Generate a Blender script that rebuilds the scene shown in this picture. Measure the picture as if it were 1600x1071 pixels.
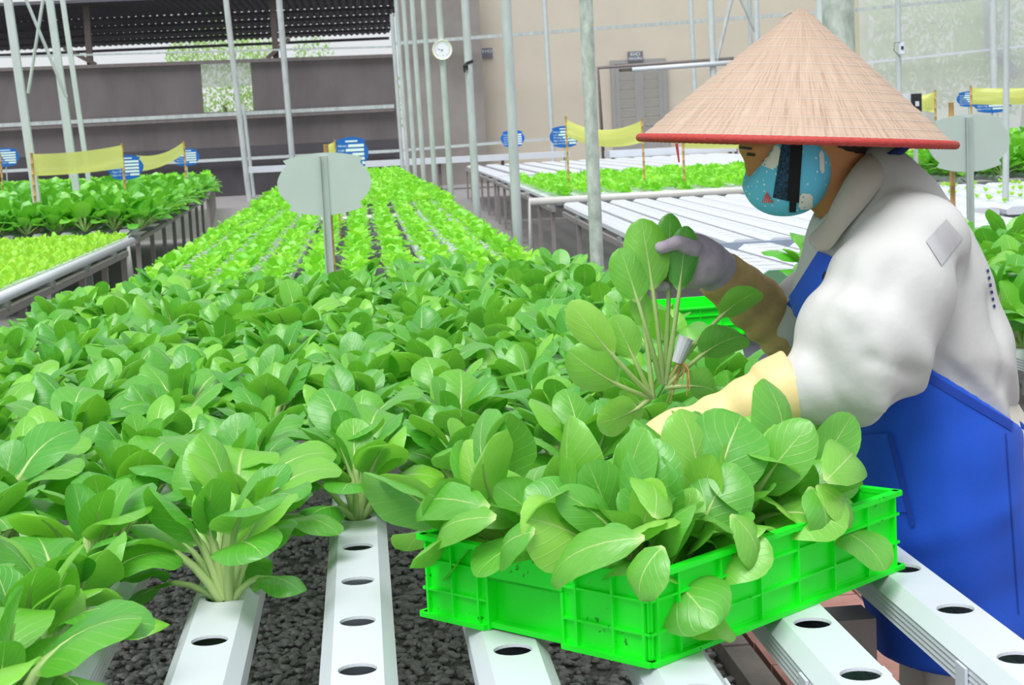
import bpy, bmesh, math, random
import numpy as np
from mathutils import Vector, Matrix, Euler
from mathutils.bvhtree import BVHTree

# ------------------------------------------------------------------ clear
for o in list(bpy.data.objects): bpy.data.objects.remove(o, do_unlink=True)
SC = bpy.context.scene
COL = SC.collection

# ------------------------------------------------------------------ camera
F = 2700.0                                  # focal length in pixels of the 1600 x 1071 frame
def _n(v): return v / np.linalg.norm(v)
_dY = _n(np.array([560.0 - 800, 222.0 - 535.5, F]))          # where the beds converge
_p2 = np.array([1560.0 - 800, 222.0 - 49.0 - 535.5, F])      # the horizon leans a little
_up = _n(np.cross(_dY, _p2))
if _up[1] > 0: _up = -_up
_dX = np.cross(_dY, _up)
if _dX[0] < 0: _dX = -_dX
RC = np.array([_dX, _dY, _up])
ZC = 1.41
CAM = np.array([0.0, 0.0, ZC])
def ray(px, py): return RC @ np.array([px - 800, py - 535.5, F])
def onZ(px, py, z):
    d = ray(px, py); return Vector(CAM + d * ((z - ZC) / d[2]))
def onY(px, py, y):
    d = ray(px, py); return Vector(CAM + d * (y / d[1]))

cam_d = bpy.data.cameras.new('camera')
cam = bpy.data.objects.new('camera', cam_d); COL.objects.link(cam)
r_, d_, f_ = RC[:, 0], RC[:, 1], RC[:, 2]
M = Matrix(((r_[0], -d_[0], -f_[0], 0), (r_[1], -d_[1], -f_[1], 0), (r_[2], -d_[2], -f_[2], ZC), (0, 0, 0, 1)))
cam.matrix_world = M
cam_d.sensor_width = 36.0; cam_d.lens = 36.0 * F / 1600.0
cam_d.clip_start = 0.05; cam_d.clip_end = 400
cam_d.dof.use_dof = True; cam_d.dof.focus_distance = 2.7; cam_d.dof.aperture_fstop = 25.0
SC.camera = cam

# ------------------------------------------------------------------ light
w = bpy.data.worlds.new('world'); SC.world = w; w.use_nodes = True
bg = w.node_tree.nodes['Background']
bg.inputs['Color'].default_value = (0.94, 0.975, 1.0, 1); bg.inputs['Strength'].default_value = 0.78
sun_d = bpy.data.lights.new('sun', 'SUN'); sun_d.energy = 3.4; sun_d.angle = math.radians(38); sun_d.color = (1.0, 0.99, 0.975)
sun = bpy.data.objects.new('sun', sun_d); COL.objects.link(sun)
sun.rotation_euler = Euler((math.radians(24), math.radians(-14), 0))
sun.location = (0, 0, 8)
vs = SC.view_settings
vs.view_transform = 'Standard'; vs.look = 'None'; vs.gamma = 1.0; vs.use_curve_mapping = False
vs.exposure = 0.12

rng = random.Random(7)
T = 0.75                                     # height of the growing channels' tops

# ------------------------------------------------------------------ materials
def lin(c):
    return tuple(((v / 255) / 12.92 if v / 255 <= 0.04045 else ((v / 255 + 0.055) / 1.055) ** 2.4) for v in c) + (1.0,)
class NT:
    def __init__(s, m): s.t = m.node_tree; s.n = s.t.nodes; s.b = s.n['Principled BSDF']; s.out = s.n['Material Output']
    def new(s, k, **kw):
        q = s.n.new(k)
        for a, v in kw.items(): setattr(q, a, v)
        return q
    def link(s, a, b): s.t.links.new(a, b)
    def math(s, op, a, b=None):
        q = s.new('ShaderNodeMath', operation=op)
        for i, v in enumerate((a, b)):
            if v is None: continue
            if isinstance(v, (int, float)): q.inputs[i].default_value = v
            else: s.link(v, q.inputs[i])
        return q.outputs[0]
    def mix(s, f, a, b):
        q = s.new('ShaderNodeMix', data_type='RGBA')
        for sock, v in ((q.inputs[0], f), (q.inputs[6], a), (q.inputs[7], b)):
            if isinstance(v, (tuple, float, int)): sock.default_value = v
            else: s.link(v, sock)
        return q.outputs[2]
    def ramp(s, f, stops):
        q = s.new('ShaderNodeValToRGB'); s.link(f, q.inputs[0])
        e = q.color_ramp.elements
        while len(e) < len(stops): e.new(0.5)
        for el, (p, c) in zip(e, stops): el.position = p; el.color = c
        return q.outputs[0]
    def noise(s, scale, detail=3.0, vec=None, rough=0.6):
        q = s.new('ShaderNodeTexNoise'); q.inputs['Scale'].default_value = scale; q.inputs['Detail'].default_value = detail
        q.inputs['Roughness'].default_value = rough
        if vec is not None: s.link(vec, q.inputs['Vector'])
        return q.outputs['Fac']
    def coord(s, which='Object'): return s.new('ShaderNodeTexCoord').outputs[which]
    def mapped(s, vec, scale):
        q = s.new('ShaderNodeMapping'); s.link(vec, q.inputs['Vector']); q.inputs['Scale'].default_value = scale
        return q.outputs[0]
    def bump(s, h, strength=0.3, dist=0.002):
        q = s.new('ShaderNodeBump'); q.inputs['Strength'].default_value = strength; q.inputs['Distance'].default_value = dist
        s.link(h, q.inputs['Height']); s.link(q.outputs[0], s.b.inputs['Normal'])
MATS = {}
def mat(name, rgb, rough=0.6, metal=0.0, var=0.0, vscale=20.0, bump=0.0, bscale=60.0, bdist=0.002, stretch=None, spec=0.5, sheen=0.0, dark=None):
    m = bpy.data.materials.new(name); m.use_nodes = True; t = NT(m)
    t.b.inputs['Roughness'].default_value = rough; t.b.inputs['Metallic'].default_value = metal
    t.b.inputs['Specular IOR Level'].default_value = spec
    if sheen: t.b.inputs['Sheen Weight'].default_value = sheen
    co = t.coord()
    if stretch: co = t.mapped(co, stretch)
    if var:
        a = lin(rgb); d = dark and lin(dark) or tuple(x * (1 - var) for x in a[:3]) + (1,)
        t.link(t.ramp(t.noise(vscale, 4, co), [(0.3, d), (0.65, a)]), t.b.inputs['Base Color'])
    else: t.b.inputs['Base Color'].default_value = lin(rgb)
    if bump: t.bump(t.noise(bscale, 4, co), bump, bdist)
    MATS[name] = m
    return m
def leaf_mat(name, deep, light, pale, trans=0.35, veins=True):
    m = bpy.data.materials.new(name); m.use_nodes = True; t = NT(m)
    uv = t.new('ShaderNodeUVMap').outputs[0]
    sp = t.new('ShaderNodeSeparateXYZ'); t.link(uv, sp.inputs[0])
    u = t.math('ABSOLUTE', t.math('SUBTRACT', sp.outputs[0], 0.5)); v = sp.outputs[1]
    oi = t.new('ShaderNodeObjectInfo').outputs['Random']
    at = t.new('ShaderNodeAttribute', attribute_name='tint').outputs['Fac']
    rnd = t.math('FRACT', t.math('ADD', oi, at))
    body = t.mix(t.math('MULTIPLY', rnd, rnd), lin(deep), lin(light))
    body = t.mix(t.math('MULTIPLY', t.noise(38, 3, t.coord()), 0.35), body, lin(light))
    if veins:
        # pale midrib that thins to the tip, faint side veins
        wid = t.math('ADD', 0.010, t.math('MULTIPLY', t.math('SUBTRACT', 1.0, v), 0.026))
        rib = t.math('SUBTRACT', 1.0, t.math('SMOOTH_MIN', 1.0, t.math('DIVIDE', u, wid)))
        rib = t.math('MAXIMUM', 0.0, t.math('SUBTRACT', 1.0, t.math('DIVIDE', u, wid)))
        side = t.math('FRACT', t.math('MULTIPLY', t.math('SUBTRACT', v, t.math('MULTIPLY', u, 0.85)), 7.0))
        side = t.math('MAXIMUM', 0.0, t.math('SUBTRACT', 1.0, t.math('MULTIPLY', t.math('ABSOLUTE', t.math('SUBTRACT', side, 0.5)), 9.0)))
        base = t.math('MAXIMUM', 0.0, t.math('SUBTRACT', 1.0, t.math('MULTIPLY', v, 9.0)))
        k = t.math('MINIMUM', 1.0, t.math('ADD', t.math('ADD', t.math('MULTIPLY', rib, 0.75), t.math('MULTIPLY', side, 0.13)), base))
        body = t.mix(k, body, lin(pale))
        h = t.math('ADD', t.math('MULTIPLY', t.math('ADD', side, t.math('MULTIPLY', rib, 2.0)), -0.5), t.noise(90, 2, t.coord()))
        t.bump(h, 0.35, 0.0016)
    t.link(body, t.b.inputs['Base Color'])
    t.b.inputs['Roughness'].default_value = 0.38; t.b.inputs['Specular IOR Level'].default_value = 0.8; t.b.inputs['Coat Weight'].default_value = 0.25; t.b.inputs['Coat Roughness'].default_value = 0.42
    tr = t.new('ShaderNodeBsdfTranslucent')
    t.link(t.mix(0.55, body, lin(light)), tr.inputs['Color'])
    mx = t.new('ShaderNodeMixShader'); mx.inputs[0].default_value = trans
    t.link(t.b.outputs[0], mx.inputs[1]); t.link(tr.outputs[0], mx.inputs[2]); t.link(mx.outputs[0], t.out.inputs['Surface'])
    MATS[name] = m
    return m
def sheet_mat(name, rgb, alpha=1.0, trans=0.4, rough=0.35):
    m = bpy.data.materials.new(name); m.use_nodes = True; t = NT(m)
    t.b.inputs['Base Color'].default_value = lin(rgb); t.b.inputs['Roughness'].default_value = rough
    tr = t.new('ShaderNodeBsdfTranslucent'); tr.inputs['Color'].default_value = lin(rgb)
    mx = t.new('ShaderNodeMixShader'); mx.inputs[0].default_value = trans
    t.link(t.b.outputs[0], mx.inputs[1]); t.link(tr.outputs[0], mx.inputs[2])
    if alpha < 1:
        tp = t.new('ShaderNodeBsdfTransparent'); m2 = t.new('ShaderNodeMixShader'); m2.inputs[0].default_value = alpha
        t.link(tp.outputs[0], m2.inputs[1]); t.link(mx.outputs[0], m2.inputs[2]); t.link(m2.outputs[0], t.out.inputs['Surface'])
    else: t.link(mx.outputs[0], t.out.inputs['Surface'])
    MATS[name] = m
    return m

mat('galv', (190, 199, 199), 0.45, 0.15, var=0.28, vscale=9, bump=0.15, bscale=50, stretch=(1, 1, 0.25))
mat('galv_spot', (196, 204, 200), 0.5, 0.1, var=0.45, vscale=26, bump=0.2, bscale=60, stretch=(1, 1, 0.5))
mat('galv_pale', (196, 205, 206), 0.5, 0.15, var=0.12, vscale=6)
mat('steel_brown', (122, 114, 114), 0.55, 0.2, var=0.25, vscale=12)
mat('steel_pale', (150, 142, 142), 0.55, 0.1, var=0.2, vscale=12)
mat('steel_grey', (150, 156, 158), 0.5, 0.3, var=0.3, vscale=18, bump=0.1)
mat('pvc_white', (204, 210, 219), 0.32, 0.0, var=0.05, vscale=5)
mat('pvc_pipe', (200, 200, 197), 0.4, 0.0, var=0.10, vscale=7)
mat('cap_grey', (206, 208, 216), 0.5)
mat('fascia', (150, 166, 188), 0.5, var=0.15, vscale=4)
mat('rubber', (28, 28, 34), 0.6)
mat('bamboo', (206, 162, 104), 0.55, var=0.3, vscale=14, stretch=(1, 1, 0.15))
mat('sign_blue', (18, 98, 190), 0.4)
mat('sign_white', (224, 238, 242), 0.5)
mat('sign_back', (190, 201, 200), 0.55, 0.15, var=0.07, vscale=5)
mat('plaque', (112, 110, 122), 0.6)
mat('beige_wall', (198, 190, 176), 0.85, var=0.08, vscale=0.6, bump=0.1, bscale=30)
mat('door_grey', (150, 149, 150), 0.6, var=0.08, vscale=3)
mat('louvre', (176, 173, 168), 0.6, var=0.1, vscale=3)
mat('screen', (112, 107, 108), 0.95, var=0.22, vscale=1.3, stretch=(1, 1, 0.35), spec=0.1)
mat('screen_pale', (146, 141, 138), 0.95, var=0.25, vscale=0.7, spec=0.1)
mat('screen_low', (84, 82, 86), 0.95, var=0.2, vscale=1.2, spec=0.1)
mat('roof_dark', (104, 104, 112), 0.8, var=0.3, vscale=0.5, spec=0.2)
mat('wood_dark', (92, 84, 80), 0.8, var=0.2)
mat('gravel_floor', (150, 147, 147), 0.9, var=0.5, vscale=70, bump=1.0, bscale=60, bdist=0.02)
mat('stone_dark', (176, 174, 174), 0.85, var=0.6, vscale=42, bump=0.4, bscale=200, bdist=0.002)
mat('paver', (176, 128, 120), 0.85, var=0.25, vscale=9, bump=0.3, bscale=80)
mat('paver_joint', (96, 86, 82), 0.95, var=0.2)
mat('kerb', (134, 126, 120), 0.9, var=0.3, vscale=10, bump=0.4, bscale=50, bdist=0.006)
mat('concrete', (150, 146, 142), 0.9, var=0.2, vscale=12, bump=0.3)
mat('dial', (232, 234, 244), 0.4); mat('dial_rim', (242, 240, 214), 0.4); mat('dial_ink', (120, 124, 150), 0.6)
mat('box_green', (104, 150, 118), 0.55, var=0.1, vscale=9)
mat('box_green_dark', (40, 92, 66), 0.55)
mat('bin_grey', (128, 136, 150), 0.5)
mat('device_black', (26, 28, 32), 0.4)
leaf_mat('leaf_bok', (56, 158, 44), (134, 210, 60), (208, 232, 156), 0.36)
leaf_mat('leaf_cut', (76, 172, 54), (156, 220, 86), (214, 232, 156), 0.36)
leaf_mat('leaf_lettuce', (112, 214, 30), (166, 240, 62), (220, 245, 170), 0.42)
leaf_mat('leaf_seed', (148, 222, 36), (188, 240, 70), (220, 245, 170), 0.45)
leaf_mat('leaf_mustard', (64, 168, 34), (136, 216, 58), (190, 225, 140), 0.34)
leaf_mat('leaf_tree', (140, 196, 104), (190, 222, 140), (190, 225, 140), 0.45, veins=False)  # greens paled so the leaf colour itself carries the distance haze
sheet_mat('banner', (255, 248, 148), 0.94, 0.66, 0.25)
sheet_mat('film', (248, 252, 250), 0.55, 0.8, 0.5)
sheet_mat('net', (196, 204, 198), 0.42, 0.4, 0.7)

# straw: streaks down the cone, stitched rings
m = mat('straw', (214, 188, 160), 0.75); t = NT(m)
uvn = t.new('ShaderNodeUVMap').outputs[0]
st = t.noise(1.0, 5, t.mapped(uvn, (260, 3.0, 1)), 0.7); st2 = t.noise(1.0, 3, t.mapped(uvn, (46, 9, 1)))
c = t.ramp(st, [(0.25, lin((138, 112, 92))), (0.48, lin((182, 160, 142))), (0.8, lin((206, 190, 173)))])
c = t.mix(t.math('MULTIPLY', t.math('SUBTRACT', 1.0, st2), 0.35), c, lin((166, 134, 112)))
spv = t.new('ShaderNodeSeparateXYZ'); t.link(uvn, spv.inputs[0])
ring = t.math('FRACT', t.math('MULTIPLY', spv.outputs[1], 15.0))
ring = t.math('MAXIMUM', 0.0, t.math('SUBTRACT', 1.0, t.math('MULTIPLY', t.math('ABSOLUTE', t.math('SUBTRACT', ring, 0.5)), 12.0)))
c = t.mix(t.math('MULTIPLY', ring, 0.45), c, lin((206, 200, 190)))
t.link(c, t.b.inputs['Base Color']); t.bump(t.math('ADD', st, t.math('MULTIPLY', ring, 0.4)), 0.6, 0.003)
mat('red_binding', (186, 62, 58), 0.7, var=0.25, vscale=160, bump=0.6, bscale=260)
mat('skin', (190, 126, 78), 0.55, var=0.08, vscale=20)
mat('hair', (38, 26, 22), 0.6)
mat('jacket', (198, 199, 198), 0.88, var=0.06, vscale=5, bump=0.22, bscale=11, bdist=0.012, spec=0.2)
mat('jacket_shade', (188, 181, 171), 0.85, var=0.08, vscale=9, bump=0.4, bscale=240, bdist=0.0008)
mat('jacket_patch', (178, 178, 182), 0.7, var=0.22, vscale=22, stretch=(1, 1, 0.3))
mat('apron', (6, 82, 206), 0.72, var=0.12, vscale=7, bump=0.4, bscale=300, bdist=0.0008, sheen=0.05)
mat('apron_seam', (5, 60, 165), 0.75)
mat('trouser', (206, 200, 190), 0.85, var=0.1, vscale=9, bump=0.4, bscale=240)
mat('shoe', (60, 60, 66), 0.5)
mat('glove_yellow', (226, 204, 146), 0.5, var=0.07, vscale=12, bump=0.2, bscale=120)
mat('sleeve_brown', (204, 172, 116), 0.85, var=0.3, vscale=16, bump=0.4, bscale=160)
mat('glove_grey', (186, 172, 190), 0.8, var=0.25, vscale=50, bump=0.5, bscale=220)
mat('lace', (16, 20, 28), 0.8, var=0.4, vscale=240, dark=(40, 92, 130))
mat('ribbon_black', (14, 16, 20), 0.85)
mat('print_white', (236, 234, 226), 0.85)
mat('print_dot', (96, 180, 214), 0.85); mat('print_brown', (84, 60, 52), 0.85)
mat('navy', (26, 44, 110), 0.8)
m = mat('mask_blue', (104, 200, 236), 0.85); t = NT(m)
vo = t.new('ShaderNodeTexVoronoi'); vo.inputs['Scale'].default_value = 95; vo.inputs['Randomness'].default_value = 0.55; t.link(t.coord(), vo.inputs['Vector'])
t.link(t.ramp(vo.outputs['Distance'], [(0.13, lin((232, 244, 248))), (0.20, lin((104, 200, 236)))]), t.b.inputs['Base Color'])
m = mat('print_red', (190, 50, 66), 0.85); t = NT(m)
ch = t.new('ShaderNodeTexChecker'); ch.inputs['Scale'].default_value = 380; ch.inputs['Color1'].default_value = lin((190, 46, 62)); ch.inputs['Color2'].default_value = lin((226, 170, 176))
t.link(t.coord(), ch.inputs['Vector']); t.link(ch.outputs['Color'], t.b.inputs['Base Color'])
m = mat('crate_green', (14, 236, 30), 0.42, spec=0.4); t = NT(m)
co = t.coord(); n1 = t.noise(16, 5, co, 0.7); n2 = t.noise(95, 2, co)
dirt = t.math('MULTIPLY', t.math('GREATER_THAN', n1, 0.6), t.math('GREATER_THAN', n2, 0.62))
t.link(t.mix(t.math('MULTIPLY', dirt, 0.75), t.mix(t.noise(7, 2, co), lin((8, 226, 22)), lin((30, 244, 48))), lin((8, 108, 20))), t.b.inputs['Base Color'])
t.bump(n2, 0.12, 0.001)

# ------------------------------------------------------------------ mesh helpers
class MB:
    def __init__(s): s.v = []; s.f = []; s.m = []; s.uv = {}; s.tint = []
    def add(s, vs, fs, mi=0, uvs=None):
        b = len(s.v); s.v += [tuple(p) for p in vs]
        for i, f in enumerate(fs):
            if uvs is not None: s.uv[len(s.f)] = [uvs[k] for k in f]
            s.f.append([b + k for k in f]); s.m.append(mi)
        return s
    def box(s, c, sz, rot=None, mi=0):
        hx, hy, hz = sz[0] / 2, sz[1] / 2, sz[2] / 2
        p = [Vector((x, y, z)) for x in (-hx, hx) for y in (-hy, hy) for z in (-hz, hz)]
        if rot is not None: p = [rot @ q for q in p]
        c = Vector(c)
        return s.add([c + q for q in p], [(0, 1, 3, 2), (4, 6, 7, 5), (0, 4, 5, 1), (2, 3, 7, 6), (0, 2, 6, 4), (1, 5, 7, 3)], mi)
    def bar(s, a, b, w, h=None, mi=0, upv=(0, 0, 1)):
        a, b = Vector(a), Vector(b); d = b - a; h = h or w
        z = d.normalized(); x = Vector(upv).cross(z)
        if x.length < 1e-4: x = Vector((1, 0, 0)).cross(z)
        x.normalize(); y = z.cross(x)
        R = Matrix((x, y, z)).transposed()
        return s.box((a + b) / 2, (w, h, d.length), R, mi)
    def tube(s, pts, r, n=10, mi=0, cap=True):
        pts = [Vector(p) for p in pts]; rs = r if isinstance(r, (list, tuple)) else [r] * len(pts)
        vs = []; prev = None
        for i, p in enumerate(pts):
            d = (pts[min(i + 1, len(pts) - 1)] - pts[max(i - 1, 0)]).normalized()
            if prev is None:
                x = Vector((0, 0, 1)).cross(d)
                if x.length < 1e-3: x = Vector((1, 0, 0)).cross(d)
            else: x = prev - d * prev.dot(d)
            x.normalize(); prev = x; y = d.cross(x)
            for k in range(n):
                a = 2 * math.pi * k / n; vs.append(p + (x * math.cos(a) + y * math.sin(a)) * rs[i])
        fs = [(i * n + k, i * n + (k + 1) % n, (i + 1) * n + (k + 1) % n, (i + 1) * n + k) for i in range(len(pts) - 1) for k in range(n)]
        if cap: fs += [tuple(range(n))[::-1], tuple(range((len(pts) - 1) * n, len(pts) * n))]
        return s.add(vs, fs, mi)
    def prism(s, poly, origin, ax, ay, th, mi=0):
        ax, ay = Vector(ax).normalized(), Vector(ay).normalized(); nz = ax.cross(ay); o = Vector(origin); n = len(poly)
        vs = [o + ax * p[0] + ay * p[1] + nz * (th / 2) for p in poly] + [o + ax * p[0] + ay * p[1] - nz * (th / 2) for p in poly]
        return s.add(vs, [tuple(range(n)), tuple(range(n, 2 * n))[::-1]] + [(k, n + k, n + (k + 1) % n, (k + 1) % n) for k in range(n)], mi)
    def mesh(s, name, mats, smooth=False):
        me = bpy.data.meshes.new(name); me.from_pydata(s.v, [], s.f)
        for q in mats: me.materials.append(MATS[q] if isinstance(q, str) else q)
        me.polygons.foreach_set('material_index', s.m)
        if s.uv:
            l = me.uv_layers.new(name='UVMap'); flat = []
            for i, f in enumerate(s.f):
                flat += [c for q in s.uv.get(i, [(0.5, 0)] * len(f)) for c in q]
            l.data.foreach_set('uv', flat)
        if smooth: me.polygons.foreach_set('use_smooth', [True] * len(s.f))
        me.update()
        return me
    def build(s, name, mats, parent=None, smooth=False, **kw):
        if isinstance(mats, str): mats = [mats]
        return link(name, s.mesh(name, mats, smooth), parent, **kw)
def link(name, data, parent=None, loc=None, rot=None, label=None, cat=None, group=None, kind=None, scale=None):
    o = bpy.data.objects.new(name, data); COL.objects.link(o)
    if parent is not None: o.parent = parent
    if loc is not None: o.location = loc
    if rot is not None:
        if isinstance(rot, Matrix): o.rotation_euler = rot.to_euler()
        else: o.rotation_euler = rot
    if scale is not None: o.scale = (scale,) * 3 if isinstance(scale, (int, float)) else scale
    if label: o['label'] = label
    if cat: o['category'] = cat
    if group: o['group'] = group
    if kind: o['kind'] = kind
    return o
def thing(name, label, cat, loc=(0, 0, 0), rot=(0, 0, 0), group=None): return link(name, None, None, loc, rot, label, cat, group)
def smooth_angle(o, deg=40):
    bm = bmesh.new(); bm.from_mesh(o.data)
    for e in bm.edges:
        e.smooth = not (len(e.link_faces) == 2 and e.calc_face_angle(0) > math.radians(deg))
    for f in bm.faces: f.smooth = True
    bm.to_mesh(o.data); bm.free()
    return o
def shifted(mb, off):
    """mesh data relative to a thing's base point"""
    off = Vector(off); mb.v = [tuple(Vector(p) - off) for p in mb.v]; return mb

# ================================================================== SETTING
mb = MB(); mb.add([(-40, -3, 0), (45, -3, 0), (45, 110, 0), (-40, 110, 0)], [(0, 1, 2, 3)])
mb.build('floor', 'gravel_floor', kind='structure')

# loose gravel under the bed: nobody could count it
def stones(n, x0, x1, y0, y1, smin, smax, seed):
    R = np.random.RandomState(seed)
    ph = (1 + 5 ** 0.5) / 2
    iv = np.array([(-1, ph, 0), (1, ph, 0), (-1, -ph, 0), (1, -ph, 0), (0, -1, ph), (0, 1, ph), (0, -1, -ph), (0, 1, -ph), (ph, 0, -1), (ph, 0, 1), (-ph, 0, -1), (-ph, 0, 1)]) / 1.9
    fa = np.array([(0, 11, 5), (0, 5, 1), (0, 1, 7), (0, 7, 10), (0, 10, 11), (1, 5, 9), (5, 11, 4), (11, 10, 2), (10, 7, 6), (7, 1, 8), (3, 9, 4), (3, 4, 2), (3, 2, 6), (3, 6, 8), (3, 8, 9), (4, 9, 5), (2, 4, 11), (6, 2, 10), (8, 6, 7), (9, 8, 1)])
    s = R.uniform(smin, smax, (n, 1, 1)); sq = np.concatenate([R.uniform(0.7, 1.3, (n, 1, 2)), R.uniform(0.5, 0.8, (n, 1, 1))], 2)
    V = iv[None] * (1 + R.uniform(-0.22, 0.22, (n, 12, 1))) * s * sq
    a = R.uniform(0, 6.28, n); ca, sa = np.cos(a)[:, None], np.sin(a)[:, None]
    V = np.stack([V[..., 0] * ca - V[..., 1] * sa, V[..., 0] * sa + V[..., 1] * ca, V[..., 2]], 2)
    V += np.stack([R.uniform(x0, x1, n), R.uniform(y0, y1, n), R.uniform(0.002, 0.016, n)], 1)[:, None]
    Fc = (fa[None] + 12 * np.arange(n)[:, None, None]).reshape(-1, 3)
    me = bpy.data.meshes.new('gravel'); me.from_pydata(V.reshape(-1, 3).tolist(), [], Fc.tolist()); me.materials.append(MATS['stone_dark'])
    return me
link('gravel', stones(11000, -1.25, 0.86, 3.7, 6.8, 0.009, 0.017, 3), label='dark loose gravel lying under the nearest growing channels', cat='gravel', kind='stuff')

# paved walkway right of the bed, each paver its own piece
path = MB().box((1.27, 5.5, 0.008), (0.62, 9.0, 0.016)).build('floor_path', 'paver_joint', kind='structure')
pm = MB().box((0, 0, 0), (0.192, 0.192, 0.03)).mesh('paver', ['paver'])
for i in range(3):
    for j in range(44):
        link('paver', pm, path, (1.065 + i * 0.2, 1.1 + j * 0.2, 0.022 + rng.uniform(-0.002, 0.003)), (0, 0, rng.uniform(-0.01, 0.01)))
km = MB(); km.box((0, 0, 0.03), (0.07, 0.58, 0.07)); km = km.mesh('kerb_stone', ['kerb'])
for sx, side in ((0.90, 'the bed side'), (1.63, 'the far side')):
    for j in range(13):
        link('kerb_stone', km, None, (sx, 1.6 + j * 0.6, 0.0), None, 'low concrete kerb stone along %s of the paved walkway' % side, 'kerb', 'kerb stones on ' + side)

def quad_wall(name, pts, matn, th=0.06, **kw):
    """pts: list of quads, each a list of 4 world points in one upright plane facing -Y"""
    mb = MB()
    for q in pts:
        q = [Vector(p) for p in q]; b = [p + Vector((0, th, 0)) for p in q]
        mb.add(q + b, [(0, 1, 2, 3), (7, 6, 5, 4), (0, 4, 5, 1), (1, 5, 6, 2), (2, 6, 7, 3), (3, 7, 4, 0)])
    return mb.build(name, matn, **kw)
YW = 52.0
def W(px, py, y=YW): return onY(px, py, y)
def down(p, z=0.0): return Vector((p.x, p.y, z))
# dark shade-cloth wall with a window cut out of its top edge
a0, a1, a2, a3 = W(-70, 111), W(313, 99), W(391, 95), W(616, 86)
b1, b2 = W(316, 176), W(394, 173)
zl = 1.45
quad_wall('wall_back', [[down(a0, zl), down(a1, zl), a1, a0], [down(a1, zl), down(a2, zl), Vector((a2.x, YW, b2.z)), Vector((a1.x, YW, b1.z))], [down(a2, zl), down(a3, zl), a3, a2]], 'screen', kind='structure')
quad_wall('wall_back_lower', [[down(a0), down(a3), down(a3, zl), down(a0, zl)]], 'screen_low', kind='structure')
quad_wall('window_1', [[Vector((a1.x, YW, (b1.z + a1.z) / 2)), Vector((a2.x, YW, (b2.z + a2.z) / 2)), a2, a1]], 'net', th=0.02, kind='structure')
# paler netting round the corner, then the building beyond
c0, c1 = W(616, -90), W(744, -90)
quad_wall('wall_center', [[down(c0), down(c1), c1, c0]], 'screen_pale', kind='structure')
d0, d1 = W(744, -90, 53), W(1352, -120, 53)
quad_wall('wall_right', [[down(d0), down(d1), d1, d0]], 'beige_wall', kind='structure')
e0, e1 = W(1338, -160, 46), W(2500, -240, 46)
quad_wall('wall_film', [[down(e0), down(e1), e1, e0]], 'film', th=0.01, kind='structure')

# rails fixed along the walls
def rail(name, pts, r, matn, label, cat='rail', **kw):
    pts = [Vector(p) for p in pts]; o = pts[0]
    return shifted(MB().tube(pts, r, 8), o).build(name, matn, loc=o, smooth=True, label=label, cat=cat, **kw)
def trim(n, px0, py0, px1, py1, y, h, matn='galv'):
    a, b = W(px0, py0, y), W(px1, py1, y)
    MB().bar(a, b, 0.08, h, upv=(0, 0, 1)).build('trim_%d' % n, matn, kind='structure')
trim(1, -60, 199, 616, 166, 51.85, 0.11); trim(2, -60, 206, 616, 172, 51.84, 0.07, 'steel_brown')
trim(3, -60, 271, 616, 236, 51.82, 0.09, 'galv_pale'); trim(4, -60, 91, 616, 73, 51.8, 0.05)
trim(5, -60, 111, 616, 87, 51.9, 0.10, 'steel_brown')
trim(6, 616, 68, 1352, 14, 51.6, 0.10); trim(7, 616, 236, 900, 214, 51.6, 0.08, 'galv_pale')
trim(8, 1338, 15, 1600, -9, 45.6, 0.08); trim(9, 1338, 100, 1600, 72, 45.8, 0.06, 'pvc_white')

# door of the store room with its plaque
yD = 52.9
p0, p1 = W(953, 96, yD), W(1040, 90, yD)
zt = (p0.z + p1.z) / 2; wd = p1.x - p0.x; xc = (p0.x + p1.x) / 2
door = link('door_1', None, None, (xc, yD, 0), kind='structure')
fr = MB()
fr.box((-wd / 2 + 0.06, 0, zt / 2), (0.12, 0.12, zt)); fr.box((wd / 2 - 0.06, 0, zt / 2), (0.12, 0.12, zt)); fr.box((0, 0, zt - 0.06), (wd - 0.24, 0.12, 0.12))
fr.build('door_frame', 'door_grey', door)
lw = (wd - 0.24) / 2
for s in (-1, 1):
    cx = s * lw / 2
    lf = MB()
    lf.box((cx - lw / 2 + 0.07, -0.01, zt / 2 - 0.07), (0.14, 0.07, zt - 0.14)); lf.box((cx + lw / 2 - 0.07, -0.01, zt / 2 - 0.07), (0.14, 0.07, zt - 0.14))
    lf.box((cx, 0.0, 0.75), (lw - 0.28, 0.06, 1.4)); lf.box((cx, -0.01, zt - 0.2), (lw - 0.28, 0.07, 0.12))
    leafd = lf.build('door_leaf', 'door_grey', door)
    lm = MB().box((0, 0, 0), (lw - 0.28, 0.03, 0.27), Euler((0.25, 0, 0)).to_matrix()).mesh('louvre_slat', ['louvre'])
    k = 0; z = 1.6
    while z < zt - 0.3:
        link('louvre_slat', lm, leafd, (cx, -0.02, z)); z += 0.28
def text_mesh(txt, size, name='lettering'):
    cu = bpy.data.curves.new(name, 'FONT'); cu.body = txt; cu.size = size; cu.align_x = 'CENTER'; cu.align_y = 'CENTER'; cu.extrude = 0.0; cu.resolution_u = 2
    ob = bpy.data.objects.new(name, cu); COL.objects.link(ob)
    dg = bpy.context.evaluated_depsgraph_get(); me = bpy.data.meshes.new_from_object(ob.evaluated_get(dg))
    bpy.data.objects.remove(ob, do_unlink=True); bpy.data.curves.remove(cu)
    me.name = name
    return me
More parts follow.
